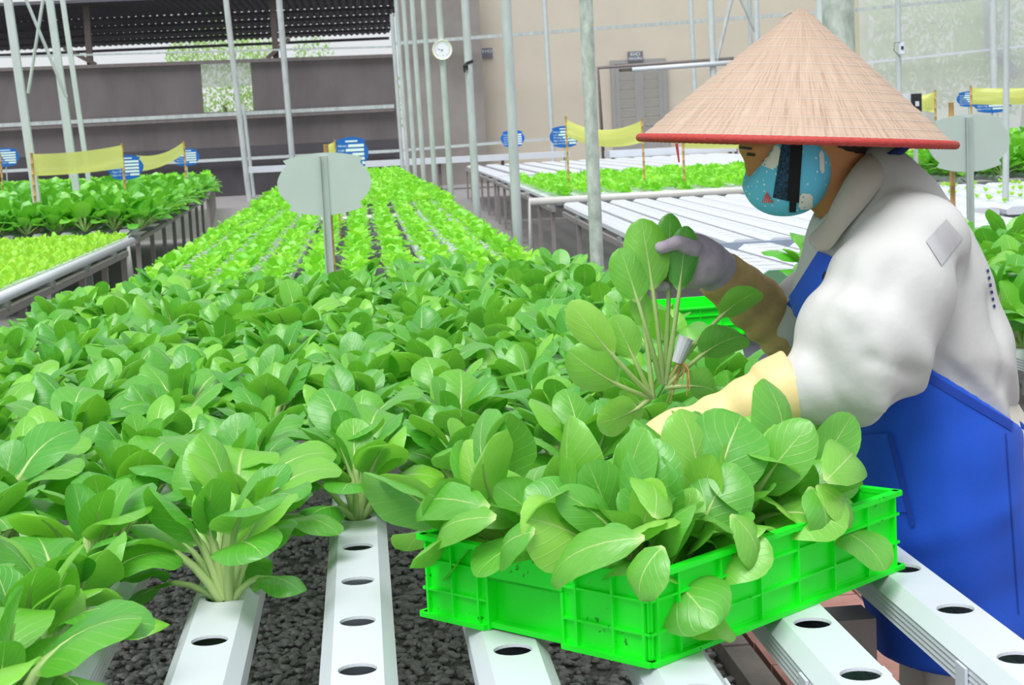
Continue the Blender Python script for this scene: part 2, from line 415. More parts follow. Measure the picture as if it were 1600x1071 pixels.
def letters(txt, size, matn, parent, loc, rot=(math.pi / 2, 0, 0), width=None):
    me = text_mesh(txt, size); me.materials.clear(); me.materials.append(MATS[matn])
    o = link('lettering', me, parent, loc, rot)
    if width:
        xs = [v.co.x for v in me.vertices]
        if xs: o.scale[0] = width / max(1e-6, max(xs) - min(xs))
    return o
pa, pb = W(980, 81, 52.8), W(1005, 95, 52.8)
pw, ph_ = pb.x - pa.x, pa.z - pb.z
pl = thing('door_plaque', 'small grey plaque with white lettering above the store room door', 'sign', ((pa.x + pb.x) / 2, 52.8, (pa.z + pb.z) / 2))
MB().box((0, 0, 0), (pw, 0.04, ph_)).build('plate', 'plaque', pl)
letters('KHO', ph_ * 0.52, 'sign_white', pl, (0, -0.025, ph_ * 0.2), width=pw * 0.6)
letters('DINH DƯỠNG', ph_ * 0.36, 'sign_white', pl, (0, -0.025, -ph_ * 0.24), width=pw * 0.84)
pa, pb = W(757, 72, 51.7), W(775, 87, 51.7)
plaque_reflection = thing('door_plaque', 'faint dark reflection of the KHO plaque at left of the beige wall', 'sign', ((pa.x + pb.x) / 2, 52.97, (pa.z + pb.z) / 2))  # reflected image of the door plaque, modelled as a second solid plate
MB().box((0, 0, 0), (pb.x - pa.x, 0.04, pa.z - pb.z)).build('plate', 'plaque', plaque_reflection)
letters('KHO', 0.14, 'sign_white', plaque_reflection, (0, -0.025, 0.05))
# pipe frame and lamp tube in front of the door
yF = 44.0
rail('pipe_frame', [down(W(944, 250, yF), 0), W(934, 106, yF), W(1145, 91, yF), down(W(1150, 240, yF), 0)], 0.05, 'steel_brown', 'dark bent pipe frame standing in front of the store room door', 'frame')
rail('crossbar_tube', [W(988, 109, yF - 0.1), W(1145, 98, yF - 0.1)], 0.06, 'pvc_white', 'white tube under the dark pipe frame by the door', 'tube')

# neighbouring shed roof: corrugated sheets resting on purlins, daylight through the corrugations
shed = thing('shed_roof', 'dark corrugated shed roof beyond the shade cloth wall with light showing through', 'roof', (0, 53, 6.0))
xs0, xs1 = -17.5, 1.6
ys = [53.5, 61.2, 65.0, 69.0, 73.0, 76.5]
for i in range(len(ys) - 1):
    y0, y1 = ys[i], ys[i + 1]; per = 0.24; n = int((xs1 - xs0) / per * 4)
    vs, fs = [], []
    for k in range(n + 1):
        x = xs0 + (xs1 - xs0) * k / n; zz = 0.055 * math.sin(2 * math.pi * k / 4)
        vs += [(x, y0 - 53, zz * 0.8), (x, y1 - 53, zz * 0.8 + 0.045)]
    for k in range(n): fs.append((2 * k, 2 * k + 2, 2 * k + 3, 2 * k + 1))
    MB().add(vs, fs).build('roof_sheet', 'roof_dark', shed)
    MB().box(((xs0 + xs1) / 2, y0 - 53, 0.0), (xs1 - xs0, 0.06, 0.10)).build('purlin', 'roof_dark', shed)
MB().box(((xs0 + xs1) / 2, 76.6 - 53, -0.16), (xs1 - xs0, 0.1, 0.12)).build('purlin', 'roof_dark', shed)
def pole(name, px, Y, r, matn, label, cat='post', lean=0.0, top=4.5, py=None, group=None, n=12, square=False):
    py = 222 - 0.049 * (px - 560) if py is None else py
    p = onY(px, py, Y); base = Vector((p.x + lean * p.z, Y, 0)); tp = Vector((p.x - lean * (top - p.z), Y, top))
    mb = MB()
    if square: mb.bar((0, 0, 0), tp - base, r * 2, upv=(0, 1, 0))
    else: mb.tube([(0, 0, 0), (tp - base) * 0.5, tp - base], r, n)
    o = mb.build(name, matn, loc=base, label=label, cat=cat, group=group)
    if not square: smooth_angle(o, 50)
    return o
# shed timber posts and struts behind the shade cloth
for px, nm in ((152, 'left of the cut window'), (440, 'right of the cut window')):
    pole('shed_post', px, 54.0, 0.09, 'wood_dark', 'shed post rising behind the shade cloth %s' % nm, top=5.9, square=True)
for i, (q0, q1) in enumerate((((100, 75), (150, 101)), ((452, 60), (417, 92)))):
    a, b = W(*q0, 53.8), W(*q1, 53.8)
    shifted(MB().bar(a, b, 0.12), a).build('shed_strut', 'wood_dark', loc=a, label=('slanting timber strut under the shed roof at left', 'slanting timber strut under the shed roof near the cut window')[i], cat='strut')

# ------------------------------------------------------------------ steel posts
PX_ROW = [924, 801, 738.5, 699, 675, 658, 645, 634, 626]
names = ['spotted galvanised steel post nearest the worker, beside the bed', 'galvanised steel post, second of the row beside the bed', 'galvanised steel post with a black strap tied round it',
         'galvanised steel post carrying the round dial', 'galvanised steel post just behind the round dial post', 'slim galvanised post, sixth in the row along the bed', 'slim galvanised post, seventh in the row along the bed',
         'slim galvanised post, second last before the shade cloth', 'slim galvanised post, last before the shade cloth']
for i, px in enumerate(PX_ROW):
    Y = 1.06 / ((px - 560) / F)
    pole('steel_post', px, Y, (0.031, 0.034, 0.036, 0.036, 0.036, 0.04, 0.042, 0.044, 0.05)[i], 'galv_spot' if i < 1 else 'galv', names[i], lean=(0.0, 0.002, 0.006, 0.01, 0.01, 0.012, 0.014, 0.015, 0.015)[i], group='posts along the right of the bed')
LY = {'a': (48, 15.9), 'b': (112, 18.6), 'c': (133, 22.0)}
pole('steel_post', 48, 15.9, 0.034, 'galv_pale', 'leaning pale steel post at far left beside the yellow banner', lean=0.062, square=True)
pole('steel_post', 112, 18.6, 0.036, 'galv_pale', 'leaning pale steel post, middle of three at the left', lean=0.062, square=True)
pole('steel_post', 133, 23.0, 0.030, 'galv_pale', 'leaning slim steel post, right of three at the left', lean=0.066, square=True)
for q0, q1, lb in (((69, -12), (44, 146), 'brace leaning left between the two left steel posts'), ((36, -12), (104, 152), 'brace leaning right between the two left steel posts')):
    a, b = onY(*q0, 17.2), onY(*q1, 17.2)
    shifted(MB().tube([a, b], 0.016, 8), a).build('brace', 'galv', loc=a, label=lb, cat='brace')
for px, Y, r, lb in ((108, 45.0, 0.07, 'far slim post behind the left steel posts'), (380, 46.0, 0.075, 'far slim post in front of the cut window'), (455, 51.0, 0.09, 'thick dark post fixed against the shade cloth wall'), (388, 50.5, 0.05, 'short slim post beside the far slim post')):
    pole('wall_post', px, Y, r, 'galv', lb, lean=0.05 if px < 400 else 0.02, top=(2.6 if px == 388 else 5.6))
for px, lb in ((862, 'pale slim post against the beige wall, behind the banner'), (1088, 'slim wall post right of the store room door')):
    pole('wall_post', px, 50.5, 0.07, 'galv_pale', lb, top=5.6, lean=0.01)
pole('truss_post', 1117, 44.0, 0.085, 'galv_pale', 'left upright of the bracing frame above the straw hat', top=5.6)
pole('truss_post', 1187, 44.0, 0.075, 'galv_pale', 'right upright of the bracing frame above the straw hat', top=5.6)
pole('truss_post', 1177, 46.0, 0.06, 'galv', 'thin upright just behind the right bracing upright', top=5.6)
for q0, q1, lb in (((1144, -6), (1120, 95), 'diagonal brace rising right above the straw hat'), ((1156, -6), (1192, 75), 'diagonal brace falling right above the straw hat')):
    a, b = onY(*q0, 44.0), onY(*q1, 44.0)
    shifted(MB().tube([a, b], 0.05, 8), a).build('brace', 'galv', loc=a, label=lb, cat='brace')
pole('steel_post', 1314, 6.6, 0.061, 'galv_spot', 'thick grey steel post rising behind the straw hat', n=20)
pole('steel_post', 1286, 14.0, 0.035, 'galv_pale', 'pale slim post just left of the thick post behind the hat')
pole('steel_post', 1405, 16.0, 0.026, 'galv', 'slim post carrying the small white device box', lean=-0.012)
pole('steel_post', 1572, 12.5, 0.024, 'galv', 'slim post at far right in front of the film wall', lean=-0.02)
pole('film_post', 1554, 45.0, 0.10, 'galv_pale', 'pale post fixed to the translucent film wall', top=5.6)
a, b = W(1545, 0, 46.4), W(1548, 78, 46.4); cpt = W(1590, 118, 46.4)
rail('downpipe', [a, b, cpt], 0.17, 'bin_grey', 'grey drain pipe with a bend outside the film wall', 'pipe')

# round thermometer dial on its post
Yd = 1.06 / ((699 - 560) / F) - 0.06
dc = onY(691, 78, Yd)
dial = thing('dial_thermometer', 'round cream rimmed dial thermometer hung on a steel post', 'thermometer', dc)
rad = 0.117
n = 40
mb = MB(); prof = [(rad, 0.03), (rad, -0.012), (rad * 0.96, -0.022), (rad * 0.88, -0.014)]
vs = [(r * math.cos(2 * math.pi * k / n), y, r * math.sin(2 * math.pi * k / n)) for r, y in prof for k in range(n)]
mb.add(vs, [(i * n + k, i * n + (k + 1) % n, (i + 1) * n + (k + 1) % n, (i + 1) * n + k) for i in range(3) for k in range(n)] + [tuple(range(n))])
smooth_angle(mb.build('rim', 'dial_rim', dial))
MB().add([(rad * 0.89 * math.cos(2 * math.pi * k / n), -0.012, rad * 0.89 * math.sin(2 * math.pi * k / n)) for k in range(n)], [tuple(range(n))[::-1]]).build('face', 'dial', dial)
for k in range(25):
    a = math.radians(-50 + k * 280 / 24 - 0); r0 = rad * (0.62 if k % 4 == 0 else 0.68)
    p, q = Vector((r0 * math.cos(a), -0.0145, r0 * math.sin(a))), Vector((rad * 0.76 * math.cos(a), -0.0145, rad * 0.76 * math.sin(a)))
    MB().bar(p, q, 0.0035, 0.001, upv=(0, 1, 0)).build('tick', 'dial_ink', dial)
MB().bar((0, -0.016, -0.01), (-rad * 0.5, -0.016, 0.02), 0.004, 0.002, upv=(0, 1, 0)).build('needle', 'dial_ink', dial)
MB().tube([(0, -0.018, 0), (0, -0.012, 0)], 0.008, 12).build('hub', 'dial_ink', dial)
MB().bar((0, -0.016, -rad * 0.5), (0.012, -0.016, -rad * 0.62), 0.004, 0.002, upv=(0, 1, 0)).build('needle', 'dial_ink', dial)
# strap knotted round the third post
Ys = 1.06 / ((738.5 - 560) / F)
sc = onY(733, 98, Ys)
strap = thing('strap', 'black strap knotted round the third steel post', 'strap', sc)
vs = [(0.04 * math.cos(2 * math.pi * k / 20), 0.04 * math.sin(2 * math.pi * k / 20), z + 0.012 * math.cos(2 * math.pi * k / 20)) for z in (-0.014, 0.014) for k in range(20)]
MB().add(vs, [(k, (k + 1) % 20, 20 + (k + 1) % 20, 20 + k) for k in range(20)]).build('loop', 'rubber', strap)
MB().tube([(-0.03, -0.035, -0.01), (-0.05, -0.042, -0.03), (-0.048, -0.044, -0.09)], [0.012, 0.014, 0.008], 8).build('strap_end', 'rubber', strap)
MB().tube([(-0.03, -0.038, -0.01), (-0.026, -0.046, -0.03), (-0.028, -0.046, -0.07)], [0.012, 0.013, 0.007], 8).build('strap_end', 'rubber', strap)
# small control box on slim post
bp = onY(1408, 75, 15.93)
cb = thing('control_box', 'small white control box fixed to a slim post', 'device', bp)
MB().box((0, 0, 0), (0.05, 0.04, 0.11)).build('body', 'pvc_white', cb); MB().box((0.005, -0.022, 0.0), (0.024, 0.006, 0.03)).build('screen', 'device_black', cb)
MB().tube([(-0.01, -0.02, 0.05), (-0.07, -0.02, 0.05), (-0.075, -0.02, -0.02), (-0.02, -0.01, -0.08)], 0.003, 6).build('cable', 'rubber', cb)

# ================================================================== GROWING BENCHES
PITCH = 0.222
def channel_mesh(L, phase=0.1, seg=16, holes=True, pitch=PITCH):
    mb = MB(); tw, ow, h = 0.033, 0.05, 0.055; r = 0.0252
    prof = [(-tw, 0), (-ow, -0.019), (-ow, -0.05), (-0.044, -h), (0.044, -h), (ow, -0.05), (ow, -0.019), (tw, 0)]
    # ribbed lower sides
    side = []
    for k in range(9): side.append((ow - (0.0012 if k % 2 else 0), -0.019 - 0.031 * k / 8))
    prof = [(-tw, 0)] + [(-x, z) for x, z in side] + [(-0.044, -h), (0.044, -h)] + side[::-1] + [(tw, 0)]
    n = len(prof)
    vs = [(x, y, z) for y in (0, L) for x, z in prof]
    mb.add(vs, [(k, k + 1, n + k + 1, n + k) for k in range(n - 1)] + [tuple(range(n))[::-1], tuple(range(n, 2 * n))])
    ys = [phase + pitch * k for k in range(int((L - phase) / pitch) + 1)] if holes else []
    ys = [y for y in ys if tw < y < L - tw]
    prev = 0.0
    for y in ys:
        mb.add([(-tw, prev, 0), (tw, prev, 0), (tw, y - tw, 0), (-tw, y - tw, 0)], [(0, 1, 2, 3)])
        o, i_, lo = [], [], []
        for k in range(seg):
            a = 2 * math.pi * k / seg + math.pi / 4; c, s = math.cos(a), math.sin(a); q = tw / max(abs(c), abs(s))
            o.append((c * q, y + s * q, 0)); i_.append((c * r, y + s * r, 0)); lo.append((c * r * 0.97, y + s * r * 0.97, -0.004))
        mb.add(o + i_ + lo, [(k, (k + 1) % seg, seg + (k + 1) % seg, seg + k) for k in range(seg)] + [(seg + k, seg + (k + 1) % seg, 2 * seg + (k + 1) % seg, 2 * seg + k) for k in range(seg)])
        prev = y + tw
    mb.add([(-tw, prev, 0), (tw, prev, 0), (tw, L, 0), (-tw, L, 0)], [(0, 1, 2, 3)])
    me = mb.mesh('growing_channel', ['pvc_white'])
    return me, ys
cap_me = MB().prism([(-0.033, 0.002), (-0.051, -0.018), (-0.051, -0.05), (-0.04, -0.058), (0.04, -0.058), (0.051, -0.05), (0.051, -0.018), (0.033, 0.002)], (0, -0.004, 0), (1, 0, 0), (0, 0, 1), 0.008).mesh('end_cap', ['cap_grey'])
_s = MB()
for sgn in (-1, 1):
    _s.tube([(sgn * 0.06, 0.03, -0.005), (sgn * 0.052, -0.012, -0.02), (0, -0.014, -0.056), (-sgn * 0.052, -0.012, -0.02), (-sgn * 0.06, 0.03, -0.005)], 0.004, 5)
strap_me = _s.mesh('strap', ['rubber'])
def bench_frame(name, label, x0, y0, x1, y1, width, leg_every=0.9, cross_every=1.3, z=T, cross_at=None, legs=(0, 1), legmat='steel_brown', lw=0.04, fascia=False):
    """frame whose left edge runs from (x0,y0) to (x1,y1)"""
    d = Vector((x1 - x0, y1 - y0, 0)); L = d.length; rz = math.atan2(-d.x, d.y)
    root = thing(name, label, 'bench', (x0, y0, 0), (0, 0, rz))
    zr = z - 0.055 - 0.02
    for s in legs:
        x = 0.03 if s == 0 else width - 0.03
        MB().box((x, L / 2, zr - 0.03), (0.04, L, 0.04)).build('side_rail', legmat, root)
        lm = MB().box((0, 0, (zr - 0.055) / 2), (lw, 0.045, zr - 0.055)).mesh('leg', [legmat])
        k = 0; yy = 0.15
        while yy < L:
            link('leg', lm, root, (x, yy, 0)); yy += leg_every
    cm = MB().box((width / 2, 0, zr), (width, 0.045, 0.04)).mesh('crossbar', ['steel_grey'])
    yy = 0.1 if cross_at is None else cross_at
    while yy < L:
        link('crossbar', cm, root, (0, yy, 0)); yy += cross_every
    return root, rz, L
def place_local(x0, y0, rz, lx, ly, z):
    c, s = math.cos(rz), math.sin(rz)
    return Vector((x0 + c * lx - s * ly, y0 + s * lx + c * ly, z))
def channels(n, x0, y0, rz, L, width, z, label, group, holes=True, phase=0.1, caps=False, straps=False, seg=8, wide=1.0):
    me, ys = channel_mesh(L, phase, seg, holes)
    spots = []
    for i in range(n):
        lx = width * (i + 0.5) / n
        o = link('growing_channel', me, None, place_local(x0, y0, rz, lx, 0, z), (0, 0, rz), label, 'channel', group, scale=(wide, 1, 1))
        if caps: link('end_cap', cap_me, o)
        if straps: link('strap', strap_me, o)
        spots.append([place_local(x0, y0, rz, lx, y, z) for y in ys])
    return spots

# --- the bed in front: ten channels 0.2 m apart, holes where the photograph shows them
BX0, BY0, BL = -1.14, 1.35, 15.05
main, _, _ = bench_frame('growing_bench', 'long steel bench carrying the nearest channels and crate', BX0, BY0, BX0, BY0 + BL, 2.0, 1.8, 1.3, cross_at=0.68)
concrete = MB().box((0, 0, 0.3), (0.085, 0.085, 0.6)); concrete.build('bench_pier', 'concrete', None, loc=(0.75, 2.72, 0), label='concrete pier under the bench beside the blue apron', cat='pier')
PH = [0.12, 0.03, 0.09, 0.15, 0.085, 0.129, 0.164, 0.17, 0.185, 0.202]
chl = ['growing channel at the far left edge of the nearest bench', 'white growing channel, second from the left edge of the nearest bench', 'white growing channel, third from the left edge of the nearest bench',
       'white growing channel at bottom left under big bok choy plants', 'white growing channel with one open hole left of the long bare channel', 'white growing channel with four open holes left of the green crate',
       'white growing channel whose open hole shows in front of the crate', 'white growing channel under the near corner of the green crate', 'white growing channel with two open holes right of the crate corner', 'white growing channel at the bench edge beside the blue apron']
MAIN = []
for i in range(10):
    x = -1.04 + 0.2 * i
    k0 = math.ceil((BY0 + 0.04 - PH[i]) / PITCH); ph = PH[i] + k0 * PITCH - BY0
    me, ys = channel_mesh(BL, ph, 20 if i >= 3 else 10)
    o = link('growing_channel', me, None, (x, BY0, T), None, chl[i], 'channel', 'channels of the nearest bench')
    link('end_cap', cap_me, o, (0, 0, 0))
    if i >= 5:
        yb = 2.03 - BY0                      # clip holding the channel on the crossbar
        for s in (-1, 1):
            c = MB(); c.box((s * 0.0525, yb, -0.038), (0.004, 0.035, 0.034)); c.box((s * 0.047, yb, -0.0565), (0.013, 0.035, 0.004)); c.build('clip', 'pvc_white', o)
    MAIN.append([(x, BY0 + y) for y in ys])
# --- the same bed continued behind
rz = math.atan2(0.10, 20.0)
B2 = bench_frame('growing_bench', 'bench of frilly lettuce behind the nearest bench', -1.12, 16.9, -1.22, 36, 2.02, 1.8, 1.6)
SP2 = channels(10, -1.12, 16.9, B2[1], B2[2], 2.02, T, 'far growing channel filled with frilly lettuce', 'channels behind the nearest bench', caps=True, straps=False)
rail('header_pipe', [(-1.2, 16.62, 0), (-1.2, 16.62, T - 0.07), (0.95, 16.62, T - 0.07), (0.95, 16.62, 0)], 0.035, 'pvc_pipe', 'white supply pipe across the end of the nearest bench', 'pipe')
# --- far cross benches by the walls
def far_bench(px0, py0, px1, py1, Y, label):
    a, b = onY(px0, py0, Y), onY(px1, py1, Y); z = (a.z + b.z) / 2
    r = thing('far_bench', label, 'bench', (a.x, Y, 0))
    MB().box(((b.x - a.x) / 2, 0.4, z - 0.08), (b.x - a.x, 0.9, 0.16)).build('top', 'pvc_white', r)
    n = int((b.x - a.x) / 1.6)
    for k in range(n + 1): MB().box((0.1 + k * (b.x - a.x - 0.2) / max(1, n), 0.2, (z - 0.16) / 2), (0.08, 0.08, z - 0.16)).build('leg', 'steel_brown', r)
far_bench(380, 260, 890, 238, 47.0, 'long white empty bench far back along the shade cloth wall')
far_bench(952, 236, 1150, 226, 40.0, 'white empty bench in front of the store room door')
# --- left side beds
L1 = bench_frame('growing_bench', 'left bench of pale seedlings with a white edge', -3.95, 6.2, -3.95, 13.5, 2.15, 1.0, 1.3, legmat='steel_pale')
S_L1 = channels(11, -3.95, 6.2, 0, 7.3, 2.15, T, 'channel of pale yellow-green seedlings on the left bench', 'channels of the left seedling bench', phase=0.06)
rail('edge_pipe', [(-1.78, 6.2, T - 0.01), (-1.78, 13.5, T - 0.01)], 0.03, 'pvc_white', 'white pipe along the right edge of the seedling bench', 'pipe')
L2 = bench_frame('growing_bench', 'left bench of tall dark leafy greens', -5.4, 15.2, -5.8, 26.5, 3.45, 1.5, 1.6, legmat='steel_pale')
S_L2 = channels(14, -5.4, 15.2, L2[1], L2[2], 3.45, T, 'channel under tall dark leafy greens on the left', 'channels of the left leafy bench', phase=0.08, caps=True, straps=True)
rail('header_pipe', [(-5.5, 14.9, 0), (-5.5, 14.9, T - 0.05), (-1.95, 14.55, T - 0.05), (-1.95, 14.55, 0.3)], 0.035, 'pvc_pipe', 'white supply pipe in front of the tall leafy greens', 'pipe')
L3 = bench_frame('growing_bench', 'left bench of lettuce far behind the leafy greens', -7.6, 27.5, -8.6, 41, 5.2, 1.8, 1.8, legmat='steel_pale')
S_L3 = channels(14, -7.6, 27.5, L3[1], L3[2], 5.2, T, 'channel of far lettuce beyond the leafy greens at left', 'channels of the far left bench', phase=0.08)
# --- right side beds
R2 = bench_frame('growing_bench', 'right bench of lettuce with strapped channel ends', 1.86, 17.1, 2.15, 28.0, 3.7, 1.7, 1.8, legmat='steel_pale')
S_R2 = channels(12, 1.86, 17.1, R2[1], R2[2], 3.7, T, 'channel of lettuce with crossed black strap on the right bench', 'channels of the right lettuce bench', phase=0.08, caps=True, straps=True, wide=2.0)
R3 = bench_frame('growing_bench', 'right bench of empty channels beyond the lettuce', 2.16, 28.3, 2.4, 40, 6.0, 2.2, 2.4, legmat='steel_pale')
channels(14, 2.16, 28.3, R3[1], R3[2], 6.0, T, 'empty white channel far right beyond the lettuce', 'empty channels far right', holes=False, wide=3.2)
R1 = bench_frame('growing_bench', 'right bench of empty white channels behind the held greens', 1.62, 9.75, 1.86, 16.2, 2.4, 1.6, 1.6, legmat='steel_pale')
channels(11, 1.62, 9.75, R1[1], R1[2], 2.4, T, 'empty white channel on the right bench behind the held greens', 'empty channels behind the held greens', phase=0.07, wide=1.65)
rail('header_pipe', [(1.62, 16.75, 0.0), (1.62, 16.75, T), (5.1, 16.9, T), (5.1, 16.9, 0)], 0.04, 'pvc_pipe', 'white supply pipe beyond the empty channels on the right', 'pipe')
MB().box((0, 0, 0), (2.4, 0.03, 0.13), None).build('fascia_board', 'fascia', None, loc=(2.8, 9.66, T - 0.075), rot=(0, 0, R1[1]), label='blue grey board along the near end of the empty channels', cat='board')
RB = bench_frame('growing_bench', 'right bench of large bok choy behind the worker', 1.72, 3.0, 1.72, 7.0, 2.0, 0.9, 1.3)
S_RB = channels(10, 1.72, 3.0, 0, 4.0, 2.0, T, 'channel under the bok choy behind the worker', 'channels of the bench behind the worker', phase=0.1)
R0 = bench_frame('growing_bench', 'short bench of white channels with green ends, left of the worker', 1.72, 7.55, 1.72, 9.35, 2.9, 0.9, 0.85)
me0, _ys = channel_mesh(1.8, 0.12, 10)
capg = MB().prism([(-0.036, 0.004), (-0.06, -0.02), (-0.056, -0.052), (0.056, -0.052), (0.06, -0.02), (0.036, 0.004)], (0, -0.012, 0), (1, 0, 0), (0, 0, 1), 0.024).mesh('end_cap', ['box_green'])
for i in range(10):
    o = link('growing_channel', me0, None, (1.86 + i * 0.29, 7.55, T), None, 'white channel with a green end cap left of the worker', 'channel', 'green ended channels', scale=(2.2, 1, 1.4))
    link('end_cap', capg, o); link('strap', strap_me, o, (0, -0.025, 0), None, scale=1.15)
    bx = MB().box((0, 0.05, -0.095), (0.10, 0.12, 0.075)); bx.build('drain_box', 'box_green_dark', o)
R4 = bench_frame('growing_bench', 'right bench of tiny seedlings behind the grey sign', 4.1, 11.6, 4.6, 15.8, 4.0, 0.9, 1.3)
S_R4 = channels(14, 4.1, 11.6, R4[1], R4[2], 4.0, T, 'white channel of tiny seedlings behind the right grey sign', 'channels behind the right grey sign', phase=0.1, wide=2.4)
R5 = bench_frame('growing_bench', 'right bench of tall greens far behind the seedlings', 5.95, 17.2, 6.5, 26, 5.0, 0.9, 1.6)
S_R5 = channels(13, 5.95, 17.2, R5[1], R5[2], 5.0, T, 'strapped channel under tall greens at the far right', 'channels at the far right', phase=0.1, caps=True, straps=True)

# ================================================================== PLANTS
def leaf_into(mb, P, L, Wd, th0, th1, cup=0.15, wave=0.0, seed=0, nv=9, npet=3, nu=8, tip=0.0, base=Vector((0, 0, 0)), az=0.0, rp=0.0065, twist=0.0, tube=True, power=1.5):
    R = random.Random(seed)
    S = P + L; N = npet + nv
    ss = [P * k / npet for k in range(npet)] + [P + L * (0.35 * k / nv + 0.65 * math.sin(0.5 * math.pi * k / nv)) for k in range(nv + 1)]
    pos = Vector((0, 0, 0)); prev = 0.0; rows = []; cen = []
    side0 = R.uniform(-1, 1)
    for s in ss:
        ds = s - prev
        for q in range(4):
            sm = prev + ds * (q + 0.5) / 4; th = th0 + (th1 - th0) * (sm / S) ** power
            pos = pos + Vector((math.sin(th), 0, math.cos(th))) * (ds / 4)
        prev = s
        th = th0 + (th1 - th0) * (s / S) ** power
        nrm = Vector((-math.cos(th), 0, math.sin(th)))
        b = (s - P) / L if s >= P else -1
        lat = side0 * 0.010 * (s / S) ** 2
        cen.append((pos + Vector((0, lat, 0)), nrm, b, th))
    ca, sa = math.cos(az), math.sin(az)
    def tr(p): return base + Vector((p.x * ca - p.y * sa, p.x * sa + p.y * ca, p.z))
    vs, uvs, fs = [], [], []
    ph = R.uniform(0, 6.28)
    rowsb = [c for c in cen if c[2] >= 0]
    for c, nrm, b, th in rowsb:
        sh = max(0.0, min(1.0, 0.16 + 1.0 * b / 0.45) if b < 0.02 else 1.0) * (math.sin(math.pi * min(0.999, 0.06 + 0.938 * b) ** 1.22)) ** 0.44
        hw = max(0.004, Wd / 2 * sh)
        tw = twist * b
        for j in range(nu + 1):
            u = -1 + 2 * j / nu
            y = hw * u * (1 - 0.16 * abs(cup) * u * u)
            z = cup * hw * (u * u) + wave * math.sin(ph + 9 * b + 3 * u) * abs(u) * hw - 0.03 * hw * max(0, 1 - 3 * abs(u))
            y2, z2 = y * math.cos(tw) - z * math.sin(tw), y * math.sin(tw) + z * math.cos(tw)
            vs.append(tr(c + Vector((0, y2, 0)) + nrm * z2)); uvs.append((0.5 + u / 2, 0.02 + 0.98 * b))
    n = nu + 1
    for i in range(len(rowsb) - 1):
        for j in range(nu): fs.append((i * n + j, i * n + j + 1, (i + 1) * n + j + 1, (i + 1) * n + j))
    mb.add(vs, fs, 0, uvs)
    if tube:
        k = npet + max(2, nv // 2); pts = [tr(c - nrm * (0.002 if b > 0 else 0)) for c, nrm, b, th in cen[:k + 1]]
        rs = [max(0.0009, rp * (1.25 - 0.35 * min(1, s / P)) if s <= P else rp * 0.8 * (1 - (i - npet) / (k - npet + 0.3))) for i, s in enumerate(ss[:k + 1])]
        b0 = len(mb.f); mb.tube(pts, rs, 5, 0, cap=False)
        for f in range(b0, len(mb.f)): mb.uv[f] = [(0.5, 0.0)] * len(mb.f[f])
D = math.radians
def lm(name, matn, **kw):
    mb = MB(); leaf_into(mb, **kw); return mb.mesh('leaf', [matn], True)
def leaf_set(matn):
    S = {'in': [], 'mid': [], 'out': [], 'low': []}
    for k in range(3):
        S['in'].append(lm('leaf', matn, P=0.070 + 0.010 * k, L=0.080 + 0.008 * k, Wd=0.050 + 0.004 * k, th0=D(4), th1=D(22 + 20 * k), cup=0.40 - 0.32 * k, seed=k, wave=0.05, rp=0.0055))
        S['mid'].append(lm('leaf', matn, P=0.072 + 0.008 * k, L=0.100 + 0.007 * k, Wd=0.078 + 0.004 * k, th0=D(12), th1=D(58 + 26 * k), cup=-0.52 + 0.24 * k, seed=10 + k, wave=0.07, twist=0.25 * (k - 1), power=1.7, rp=0.0055))
        S['out'].append(lm('leaf', matn, P=0.066 + 0.008 * k, L=0.108 + 0.006 * k, Wd=0.081 + 0.004 * k, th0=D(22), th1=D(84 + 22 * k), cup=-0.58 + 0.22 * k, seed=20 + k, wave=0.08, twist=0.3 * (k - 1), rp=0.0055))
        S['low'].append(lm('leaf', matn, P=0.060 + 0.006 * k, L=0.095, Wd=0.076, th0=D(46), th1=D(112 + 18 * k), cup=-0.5 + 0.2 * k, seed=30 + k, wave=0.09, twist=0.35 * (k - 1), power=1.1, rp=0.005))
    return S
BOK = leaf_set('leaf_bok'); CUT = leaf_set('leaf_cut')
NP_ = [0]
def bok_leaves(root, S, R, full=1.0, plan=None):
    az = R.uniform(0, 6.28)
    plan = plan or [('in', 4, 6), ('mid', 5, 5), ('out', 4, 6), ('low', 2, 8)]
    for kind, n, tl in plan:
        n = max(2, int(round(n * full + R.uniform(-0.5, 0.5))))
        off = R.uniform(0, 6.28)
        for k in range(n):
            a = off + 2 * math.pi * k / n + R.uniform(-0.35, 0.35)
            rr = {'in': 0.002, 'mid': 0.006, 'out': 0.010, 'low': 0.013}[kind]
            sc = R.uniform(0.86, 1.16)
            link('leaf', R.choice(S[kind]), root, (rr * math.cos(a), rr * math.sin(a), 0.004), Euler((R.uniform(-0.16, 0.16), R.uniform(-0.12, 0.16), a), 'XYZ'), scale=(sc, sc * R.uniform(0.98, 1.22), sc))
def bok(loc, label, group, seed, S=None, scale=1.0, rot=(0, 0, 0), full=1.0, name='bok_choy', plan=None):
    R = random.Random(seed)
    root = thing(name, label, 'vegetable', loc, rot, group); root.scale = (scale,) * 3
    bok_leaves(root, S or BOK, R, full, plan)
    return root
START = [2.0, 2.0, 1.9, 1.75, 2.45, 2.95, 2.95, 3.0, 3.02, 3.0]
sd = 100
ORD = 'first second third fourth fifth sixth seventh eighth ninth tenth eleventh twelfth thirteenth fourteenth fifteenth sixteenth seventeenth eighteenth nineteenth twentieth'.split() + ['last'] * 20
hero = {(3, 0): 'large bok choy plant filling the bottom left corner', (4, 0): 'bok choy plant beside the single open hole at lower left', (5, 0): 'bok choy plant at the end of the bare channel left of the crate'}
cnt = {}
